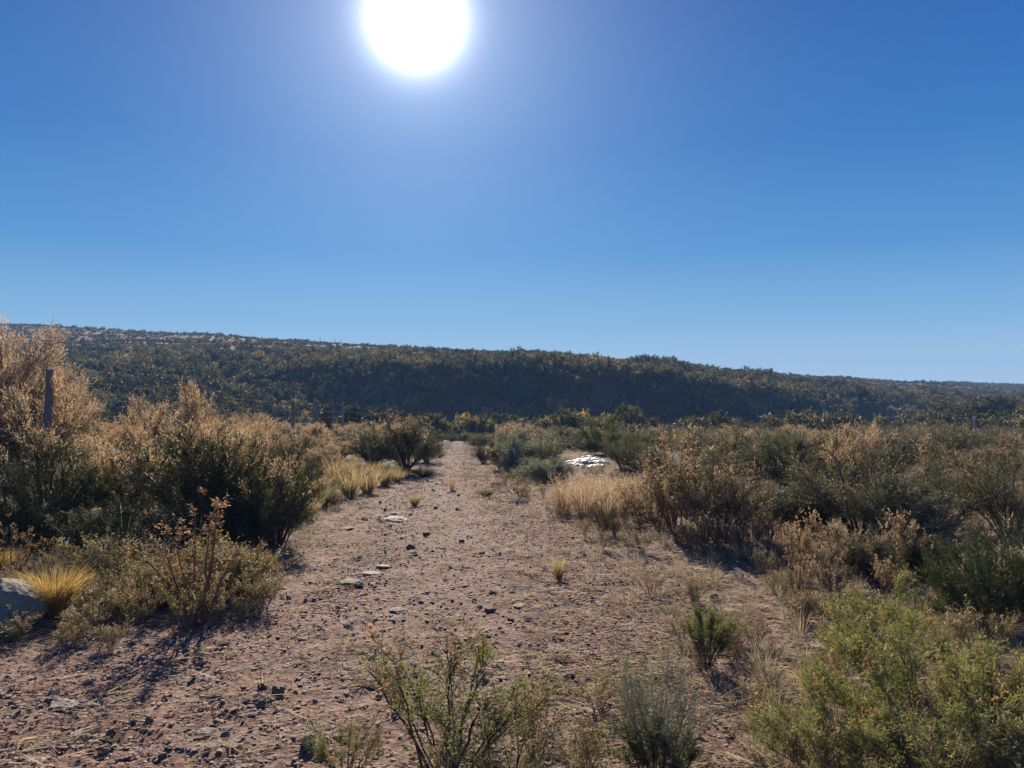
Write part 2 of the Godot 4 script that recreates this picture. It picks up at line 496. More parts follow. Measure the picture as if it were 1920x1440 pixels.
	P.orange_grass = [tuft({"h": 0.62, "w": 0.7, "n": 210, "spread": 0.5, "droop": 0.35, "bw": 0.006, "ear": 0.6, "ear_tone": Color(0.54, 0.38, 0.25), "tones": [Color(0.50, 0.35, 0.22), Color(0.44, 0.29, 0.17), Color(0.54, 0.41, 0.27), Color(0.30, 0.23, 0.13)]}, 141),
		tuft({"h": 0.55, "w": 0.8, "n": 190, "spread": 0.65, "droop": 0.5, "bw": 0.006, "ear": 0.6, "ear_tone": Color(0.56, 0.42, 0.28), "tones": [Color(0.48, 0.33, 0.21), Color(0.56, 0.43, 0.29), Color(0.26, 0.19, 0.11)]}, 142)]
	P.green_tuft = [tuft({"h": 0.32, "w": 0.4, "n": 500, "spread": 0.8, "droop": 0.4, "bw": 0.006, "tones": [Color(0.11, 0.13, 0.05), Color(0.15, 0.16, 0.06), Color(0.20, 0.17, 0.08)]}, 151)]
	P.arching_grass = [tuft({"h": 0.85, "w": 0.7, "n": 420, "spread": 1.0, "droop": 1.4, "bw": 0.006, "tones": [Color(0.22, 0.22, 0.10), Color(0.16, 0.17, 0.075), Color(0.36, 0.32, 0.19)]}, 155)]
	P.straw = [tuft({"h": 0.3, "w": 0.35, "n": 55, "spread": 1.1, "droop": 0.8, "bw": 0.004, "tones": [Color(0.42, 0.355, 0.265), Color(0.34, 0.275, 0.195), Color(0.27, 0.215, 0.155)]}, 161),
		tuft({"h": 0.36, "w": 0.3, "n": 45, "spread": 0.7, "droop": 0.5, "bw": 0.004, "tones": [Color(0.40, 0.33, 0.24), Color(0.30, 0.24, 0.165)]}, 162)]
	# hillside shrubs: coarse sprays are enough at their distance
	var hs := {"h": 1.6, "w": 2.2, "n": 6, "m": 11, "tw": 4, "q": 4, "spread": 1.45, "flat": 0.5, "arch": 1.0, "from": 0.15, "messy": 0.6, "up": 0.25, "sl": 0.6, "tl": 0.22, "ll": 0.20, "lw": 0.085, "along": 0.6, "r0": 0.03, "wood": bark, "join_stems": true,
		"leaf": [Color(0.07, 0.075, 0.035), Color(0.055, 0.06, 0.03), Color(0.09, 0.085, 0.045), Color(0.12, 0.10, 0.055)], "head": 0.12, "heads": [Color(0.26, 0.20, 0.12)], "hq": 4, "hl": 0.17, "hw": 0.07}
	var hb := hs.duplicate(); hb.merge({"leaf": [Color(0.16, 0.13, 0.075), Color(0.12, 0.10, 0.06), Color(0.20, 0.16, 0.09)], "head": 0.35, "heads": [Color(0.36, 0.27, 0.16)]}, true)
	far_kinds.merge({"silver": sv, "grey_green": gg, "green": gr, "twiggy": tb})
	for k in far_kinds:
		var q: Dictionary = far_kinds[k].duplicate()
		q.merge({"m": int(q.m * 0.8), "tw": 6, "q": 5, "hq": 6, "ll": q.ll * 1.45, "lw": q.lw * 1.7, "hl": q.hl * 1.4, "hw": q.hw * 1.6, "join_stems": true}, true)
		P["far_" + k] = [grow(q, 300), grow(q, 301), grow(q, 302)]
	for k in ["broom", "green_broom", "tan", "grey_green", "twiggy", "green", "silver"]:
		var list := []
		for o in P[k]: list.push_back(joined(o))
		P["mid_" + k] = list
	for k in ["low_weed", "rust_weed", "wiry", "dock"]:
		for i in P[k].size():
			var o: Node3D = joined(P[k][i])
			P[k][i].free()
			P[k][i] = o
	P.mid_rust_weed = P.rust_weed.map(func(o): return o.duplicate())
	P.far_rust_weed = P.rust_weed.map(func(o): return o.duplicate())
	P.hill = []
	for q in [[hs, 171], [hs, 172], [hb, 173], [hs, 174]]:
		var g := grow(q[0], q[1])
		P.hill.push_back(joined(g, true))
		g.free()

var parked := []
# the same plant with its stems and twigs as one piece, for those too small to show single stems
func joined(proto: Node3D, whole := false) -> Node3D:
	var o := Node3D.new()
	var b := Bag.new()
	for ch in proto.get_children():
		var nm := str(ch.name)
		if whole or nm.begins_with("stem") or nm.begins_with("twigs"):
			var arr: Array = ch.mesh.surface_get_arrays(0)
			b.v.append_array(arr[Mesh.ARRAY_VERTEX]); b.c.append_array(arr[Mesh.ARRAY_COLOR])
	if b.v.size() > 0 and not whole: part("stems", b.mesh(), M.wood, o).set_meta("kind", "stuff")
	if whole:
		part("foliage", b.mesh(), M.leaf, o).set_meta("kind", "stuff")
	else:
		for ch in proto.get_children():
			var nm := str(ch.name)
			if not (nm.begins_with("stem") or nm.begins_with("twigs")): o.add_child(ch.duplicate(), true)
	for m in ["h", "w"]: o.set_meta(m, proto.get_meta(m))
	return o

func plant(kind: String, called: String, x: float, z: float, h: float, w: float, label: String, category: String, group := "", turn := -1.0) -> Node3D:
	var list: Array = P[kind]
	var k := rng.randi() % list.size()
	var proto: Node3D = list[k]
	var o: Node3D = proto.duplicate()
	o.name = numbered(called)
	for m in ["h", "w"]: o.remove_meta(m)
	add_child(o)
	var sh: float = h / proto.get_meta("h")
	var sw: float = w / proto.get_meta("w")
	o.scale = Vector3(sw, sh, sw)
	o.rotation.y = rng.randf() * TAU if turn < 0.0 else turn
	o.position = Vector3(x, base_y(x, z) - 0.012, z)
	tag(o, label, category, group)
	return o

# ---------------------------------------------------------------- rocks
func icosphere(levels: int) -> Array:
	var g := (1.0 + sqrt(5.0)) / 2.0
	var v := [Vector3(-1, g, 0), Vector3(1, g, 0), Vector3(-1, -g, 0), Vector3(1, -g, 0), Vector3(0, -1, g), Vector3(0, 1, g), Vector3(0, -1, -g), Vector3(0, 1, -g), Vector3(g, 0, -1), Vector3(g, 0, 1), Vector3(-g, 0, -1), Vector3(-g, 0, 1)]
	for i in v.size(): v[i] = v[i].normalized()
	var f := [[0, 11, 5], [0, 5, 1], [0, 1, 7], [0, 7, 10], [0, 10, 11], [1, 5, 9], [5, 11, 4], [11, 10, 2], [10, 7, 6], [7, 1, 8], [3, 9, 4], [3, 4, 2], [3, 2, 6], [3, 6, 8], [3, 8, 9], [4, 9, 5], [2, 4, 11], [6, 2, 10], [8, 6, 7], [9, 8, 1]]
	for l in levels:
		var seen := {}
		var nf := []
		for t in f:
			var m := []
			for e in 3:
				var a: int = t[e]
				var b: int = t[(e + 1) % 3]
				var key := mini(a, b) * 100000 + maxi(a, b)
				if not seen.has(key):
					seen[key] = v.size()
					v.push_back(((v[a] + v[b]) * 0.5).normalized())
				m.push_back(seen[key])
			nf.append_array([[t[0], m[0], m[2]], [t[1], m[1], m[0]], [t[2], m[2], m[1]], [m[0], m[1], m[2]]])
		f = nf
	return [v, f]

# a stone of about one metre across: a ball cut by planes, roughened; its lowest point is at y = 0
func rock(sd: int, levels: int, flat: float, cuts: int, rough: float, tone: Color, smooth := false) -> ArrayMesh:
	rng.seed = sd
	var ico := icosphere(levels)
	var nn := FastNoiseLite.new()
	nn.seed = sd
	nn.frequency = 1.3
	nn.fractal_octaves = 4
	var planes := []
	for i in cuts: planes.push_back([rand_dir(), r(0.55, 0.85)])
	var v := []
	var low := 9.0
	var stretch := Vector3(r(0.85, 1.15), flat, r(0.65, 0.95))
	for d: Vector3 in ico[0]:
		var q := 1.0
		for p in planes:
			var k: float = d.dot(p[0])
			if k > 0.05: q = minf(q, p[1] / k)
		q *= 1.0 + rough * nn.get_noise_3d(d.x * 1.5, d.y * 1.5, d.z * 1.5)
		var o := d * q * 0.5 * stretch
		low = minf(low, o.y)
		v.push_back(o)
	var b := Bag.new()
	for t in ico[1]:
		var mid: Vector3 = (v[t[0]] + v[t[1]] + v[t[2]]) / 3.0
		var k := 1.0 + 0.25 * nn.get_noise_3d(mid.x * 9.0, mid.y * 9.0, mid.z * 9.0)
		var up := Vector3(0, -low, 0)
		b.tri(v[t[0]] + up, v[t[1]] + up, v[t[2]] + up, Color(tone.r * k, tone.g * k, tone.b * k))
	var m := b.mesh()
	if smooth:
		var st := SurfaceTool.new()
		st.create_from(m, 0)
		st.index()
		st.generate_normals()
		m = st.commit()
	return m

func build_rock_meshes() -> void:
	var dark := Color(0.20, 0.155, 0.13)
	var grey := Color(0.31, 0.245, 0.205)
	var pale := Color(0.56, 0.50, 0.44)
	R.dark = []; R.grey = []; R.pale = []; R.slab = []; R.pale_slab = []
	for i in 4:
		R.dark.push_back(rock(200 + i, 2, r(0.6, 0.85), 9, 0.18, dark))
		R.grey.push_back(rock(210 + i, 2, r(0.5, 0.8), 9, 0.18, grey))
		R.pale.push_back(rock(220 + i, 2, r(0.45, 0.7), 9, 0.18, pale))
	for i in 3:
		R.slab.push_back(rock(230 + i, 3, 0.27, 10, 0.2, Color(0.34, 0.30, 0.25)))
		R.pale_slab.push_back(rock(240 + i, 3, 0.2, 10, 0.2, Color(0.45, 0.375, 0.315)))
	R.boulder = [rock(251, 5, 0.72, 3, 0.07, Color(0.36, 0.315, 0.265), true), rock(252, 5, 0.7, 6, 0.22, Color(0.34, 0.29, 0.245), true)]
	R.white = [rock(261, 4, 0.26, 7, 0.3, Color(0.78, 0.75, 0.72), true), rock(262, 4, 0.2, 8, 0.3, Color(0.74, 0.71, 0.69), true)]

func stone(kind: String, x: float, z: float, size: float, label: String, group := "", called := "stone", turn := -1.0, sink := 0.15) -> void:
	var list: Array = R[kind]
	var o := top(called, list[rng.randi() % list.size()], M.glossy_rock if kind == "white" else M.rock)
	o.scale = Vector3.ONE * size
	o.rotation.y = rng.randf() * TAU if turn < 0.0 else turn
	var hgt: float = o.mesh.get_aabb().size.y * size
	o.position = Vector3(x, surf(x, z) - hgt * (sink + (0.28 if kind == "pale_slab" else 0.16)), z)
	tag(o, label, "rock" if called != "stone" else "stone", group)

func scatter(called: String, mesh: Mesh, mat: Material, spots: Array, label: String, category: String) -> void:
	var mm := MultiMesh.new()
	mm.transform_format = MultiMesh.TRANSFORM_3D
	mm.use_colors = true
	mm.mesh = mesh
	mm.instance_count = spots.size()
	for i in spots.size():
		mm.set_instance_transform(i, spots[i][0])
		mm.set_instance_color(i, spots[i][1])
	var o := MultiMeshInstance3D.new()
	o.name = numbered(called)
	o.multimesh = mm
	o.material_override = mat
	add_child(o)
	tag(o, label, category, "", "stuff")

# ---------------------------------------------------------------- textures
func soil_textures() -> Array:
	var n := 1024
	var a := FastNoiseLite.new(); a.seed = 5; a.frequency = 0.02; a.fractal_octaves = 5
	var b := FastNoiseLite.new(); b.seed = 6; b.noise_type = FastNoiseLite.TYPE_CELLULAR; b.frequency = 0.045; b.cellular_return_type = FastNoiseLite.RETURN_CELL_VALUE; b.cellular_jitter = 1.0
	var d := FastNoiseLite.new(); d.seed = 7; d.noise_type = FastNoiseLite.TYPE_CELLULAR; d.frequency = 0.045; d.cellular_return_type = FastNoiseLite.RETURN_DISTANCE
	d.seed = 6
	var ia := a.get_seamless_image(n, n).get_data()
	var ib := b.get_seamless_image(n, n).get_data()
	var idd := d.get_seamless_image(n, n).get_data()
	var col := PackedByteArray(); col.resize(n * n * 3)
	var hgt := PackedByteArray(); hgt.resize(n * n)
	for i in n * n:
		var fa := ia[i] / 255.0
		var fb := ib[i] / 255.0
		var fd := 1.0 - idd[i] / 255.0
		var grain := fb > 0.62
		var k := 0.62 + 0.38 * fa
		var rr := k; var gg := k; var bb := k
		if grain:
			k = 0.55 + 0.9 * (fb - 0.62) * 1.2
			rr = k; gg = k * 1.02; bb = k * 1.03
		col[i * 3] = clampi(int(rr * 255.0), 0, 255)
		col[i * 3 + 1] = clampi(int(gg * 255.0), 0, 255)
		col[i * 3 + 2] = clampi(int(bb * 255.0), 0, 255)
		hgt[i] = clampi(int((0.35 * fa + (0.55 * fd * fd if grain else 0.1 * fd)) * 255.0), 0, 255)
	var c := Image.create_from_data(n, n, false, Image.FORMAT_RGB8, col)
	var h := Image.create_from_data(n, n, false, Image.FORMAT_L8, hgt)
	return [ImageTexture.create_from_image(c), ImageTexture.create_from_image(h)]

func rock_texture() -> ImageTexture:
	var a := FastNoiseLite.new(); a.seed = 15; a.frequency = 0.03; a.fractal_octaves = 6
	var im := a.get_seamless_image(512, 512)
	var src := im.get_data()
	var out := PackedByteArray(); out.resize(512 * 512 * 3)
	for i in 512 * 512:
		var f := clampf(src[i] / 255.0 * 1.5 - 0.25, 0.0, 1.0)
		var k := 0.62 + 0.38 * f
		out[i * 3] = int(k * 255.0); out[i * 3 + 1] = int(k * 253.0); out[i * 3 + 2] = int(k * 248.0)
	return ImageTexture.create_from_image(Image.create_from_data(512, 512, false, Image.FORMAT_RGB8, out))

func build_materials() -> void:
	var st := soil_textures()
	var s := StandardMaterial3D.new()
	s.vertex_color_use_as_albedo = true
	s.albedo_texture = st[0]
	s.uv1_triplanar = true
	s.uv1_world_triplanar = true
	s.uv1_scale = Vector3.ONE * 0.62
	s.heightmap_enabled = true
	s.heightmap_texture = st[1]
	s.heightmap_scale = 2.6
	s.roughness = 0.95
	s.metallic_specular = 0.25
	M.soil = s
	M.leaf = mat_plain(0.6, Color(0.7, 0.72, 0.5), 0.3)
	M.fresh = mat_plain(0.65, Color(0.88, 0.9, 0.6), 0.25)
	M.dry = mat_plain(0.75, Color(0.93, 0.93, 0.90), 0.25)
	M.wood = mat_plain(0.85, Color.BLACK, 0.25)
	var k := mat_plain(0.85, Color.BLACK, 0.35)
	k.albedo_texture = rock_texture()
	k.uv1_triplanar = true
	k.uv1_world_triplanar = true
	k.uv1_scale = Vector3.ONE * 3.0
	k.heightmap_enabled = true
	k.heightmap_texture = k.albedo_texture
	k.heightmap_scale = 0.6
	M.rock = k
	var gl := k.duplicate()
	gl.roughness = 0.6
	gl.metallic_specular = 0.6
	M.glossy_rock = gl
	M.pebble = mat_plain(0.85, Color.BLACK, 0.35)

# ---------------------------------------------------------------- sky
func sky_texture(sun: Vector3) -> ImageTexture:
	var w := 2048
	var h := 1024
	var data := PackedFloat32Array()
	data.resize(w * h * 3)
	# colour of the clear air by height above the horizon, in degrees
	var els := [0.0, 1.5, 5.0, 10.0, 17.0, 26.0, 45.0, 90.0]
	var cols := [Color(0.62, 0.77, 0.85), Color(0.52, 0.71, 0.84), Color(0.25, 0.50, 0.77), Color(0.092, 0.31, 0.67), Color(0.033, 0.188, 0.54), Color(0.013, 0.112, 0.425), Color(0.014, 0.083, 0.32), Color(0.016, 0.07, 0.25)]
	for y in h:
		var el := 90.0 - (y + 0.5) / h * 180.0
		var base: Color = cols[0]
		if el > 0.0:
			for i in els.size() - 1:
				if el <= els[i + 1]:
					var k: float = (el - els[i]) / (els[i + 1] - els[i])
					base = cols[i].lerp(cols[i + 1], k)
					break
		else:
			base = Color(0.20, 0.17, 0.15)
		var sy := sin(deg_to_rad(el))
		var cy := cos(deg_to_rad(el))
		for x in w:
			var az := (x + 0.5) / w * TAU
			var th := 0.0
			var q := base
			if el > -3.0:
				var dt := sin(az) * cy * sun.x + sy * sun.y - cos(az) * cy * sun.z
				if dt > 0.3:
					th = rad_to_deg(acos(clampf(dt, -1.0, 1.0)))
					var halo := 0.74 * exp(-th / 6.8) + 0.06 * exp(-th / 18.0)
					var core := 10.0 * exp(-pow(th / 1.65, 1.5))
					q = Color(base.r + halo * 0.86 + core, base.g + halo * 0.96 + core, base.b + halo + core)
			var o := (y * w + x) * 3
			data[o] = q.r * 0.45; data[o + 1] = q.g * 0.45; data[o + 2] = q.b * 0.45
	return ImageTexture.create_from_image(Image.create_from_data(w, h, false, Image.FORMAT_RGBF, data.to_byte_array()))

# ---------------------------------------------------------------- scene
func _ready() -> void:
	# camera, sky, sun, exposure
	var cam := Camera3D.new()
	cam.name = "camera"
	add_child(cam)
	cam.position = Vector3(0, EYE, 0)
	cam.rotation_degrees = Vector3(0.95, 0, 0)
	cam.fov = 51.0
	cam.near = 0.05
	cam.far = 4000.0
	cam.current = true
	var sun_el := deg_to_rad(25.2)
	var sun_az := deg_to_rad(-6.86)
	var sun := Vector3(sin(sun_az) * cos(sun_el), sin(sun_el), -cos(sun_az) * cos(sun_el))
	var env := Environment.new()
	env.background_mode = Environment.BG_SKY
	var sky := Sky.new()
	var sm := PanoramaSkyMaterial.new()
	sm.panorama = sky_texture(sun)
	sky.sky_material = sm
	env.sky = sky
	env.tonemap_mode = Environment.TONE_MAPPER_LINEAR
	env.tonemap_exposure = 2.1
	env.sdfgi_enabled = true
	env.ssao_enabled = true
	env.ssil_enabled = true
	env.fog_enabled = true
	env.fog_density = 0.00065
	env.fog_light_color = Color(0.55, 0.75, 1.0)
	var we := WorldEnvironment.new()
	we.name = "environment"
	we.environment = env
	add_child(we)
	var light := DirectionalLight3D.new()
	light.name = "sun"
	add_child(light)
	light.look_at_from_position(Vector3.ZERO, -sun)
	light.light_energy = 1.6
	light.light_color = Color(1.0, 0.945, 0.86)
	light.light_angular_distance = 0.53
	light.shadow_enabled = true

	n_low.seed = 1; n_low.frequency = 0.022; n_low.fractal_octaves = 3
	n_mid.seed = 2; n_mid.frequency = 1.6; n_mid.fractal_octaves = 3
	n_fine.seed = 3; n_fine.frequency = 9.0; n_fine.fractal_octaves = 2
	n_patch.seed = 4; n_patch.frequency = 0.35; n_patch.fractal_octaves = 4
	build_materials()
	build_ground()
	build_track()
	build_prototypes()
	build_rock_meshes()
	rng.seed = 4242
	build_fence()
	place_named()
	place_fields()
	place_hillside()
	place_stones()
	place_cover()
	for k in P:
		for o in P[k]: o.free()

func on_free_ground(x: float, z: float, w: float) -> bool:
	var d := -z
	if d > 45.5: return true
	return absf(x - track_x(d)) > track_half(d) + 0.35 * w

# ---------------------------------------------------------------- fence
func build_fence() -> void:
	var f := Node3D.new()
	f.name = numbered("wire_fence")
	add_child(f)
	var fx := -8.7
	f.position = Vector3(fx, base_y(fx, -15.0), -15.0)
	tag(f, "old wire fence on grey wooden posts behind the thicket", "fence")
	var org := f.position
	# distance, top over eye, radius
	var posts := [[7.5, 0.60, 0.06], [15.0, 0.52, 0.07], [24.0, 0.16, 0.055], [32.0, -0.12, 0.07], [36.0, -0.18, 0.08], [39.0, -0.22, 0.055], [41.5, -0.24, 0.07], [50.0, -0.6, 0.04], [59.0, -1.0, 0.045]]
	var tops := []
	for q in posts:
		var z: float = -q[0]
		var g := base_y(fx, z)
		var b := Bag.new()
		var y1: float = EYE + q[1]
		var lean := Vector3(r(-0.03, 0.03), 0, r(-0.03, 0.03))
		if q[0] == 15.0: lean = Vector3(0.09, 0, 0.0)
		var pts := []
		for k in 6:
			var t := k / 5.0
			pts.push_back(Vector3(fx, lerpf(g - 0.1, y1, t), z) + lean * t + Vector3(r(-1, 1), 0, r(-1, 1)) * 0.008 - org)
		tube(b, pts, q[2] * 1.1, q[2] * 0.92, vary(Color(0.22, 0.19, 0.17), 0.1), 8)
		var cap: Vector3 = pts[5]
		for k in 8:
			var a := TAU * k / 8.0
			var a2 := TAU * (k + 1) / 8.0
			b.tri(cap + Vector3(cos(a), 0, sin(a)) * q[2] * 0.92, cap + Vector3(0, 0.006, 0), cap + Vector3(cos(a2), 0, sin(a2)) * q[2] * 0.92, Color(0.22, 0.19, 0.165))
		var post := part("post", b.mesh(), M.wood, f)
		for wv in 4:
			var at: Vector3 = pts[0].lerp(pts[5], 0.42 + 0.17 * wv) - Vector3(q[2], 0, 0)
			var sb := Bag.new()
			tube(sb, [at + Vector3(0.01, 0.012, 0), at + Vector3(-0.008, 0.012, 0), at + Vector3(-0.008, -0.012, 0), at + Vector3(0.01, -0.012, 0)], 0.0025, 0.0025, Color(0.3, 0.28, 0.27), 4)
			part("staple", sb.mesh(), M.wood, post)
		tops.push_back(pts)
	for wv in 4:
		var b := Bag.new()
		var pts := []
		for i in tops.size() - 1:
			var t := 0.42 + 0.17 * wv
			var p: Vector3 = tops[i][0].lerp(tops[i][5], t)
			var q: Vector3 = tops[i + 1][0].lerp(tops[i + 1][5], t)
			for k in 8:
				var s := k / 8.0
				pts.push_back(p.lerp(q, s) - Vector3(0.06, 0.10 * s * (1.0 - s), 0))
		tube(b, pts, 0.0025, 0.0025, Color(0.28, 0.26, 0.25), 4)
		part("wire", b.mesh(), M.wood, f)
	# a lone post out in the scrub
	var lp := Bag.new()
	var px := 26.4
	var pz := -46.0
	var g2 := base_y(px, pz)
	tube(lp, [Vector3(0, -0.1, 0), Vector3(0.01, 0.7, 0), Vector3(0.0, 1.55, 0.01)], 0.045, 0.04, Color(0.34, 0.30, 0.27), 8)
	lp.tri(Vector3(0.05, 1.55, 0), Vector3(-0.03, 1.55, 0.045), Vector3(-0.03, 1.55, -0.045), Color(0.34, 0.30, 0.27))
	var lo := top("fence_post", lp.mesh(), M.wood)
	lo.position = Vector3(px, g2, pz)
	tag(lo, "lone weathered post standing in the scrub before the dark spur", "post")

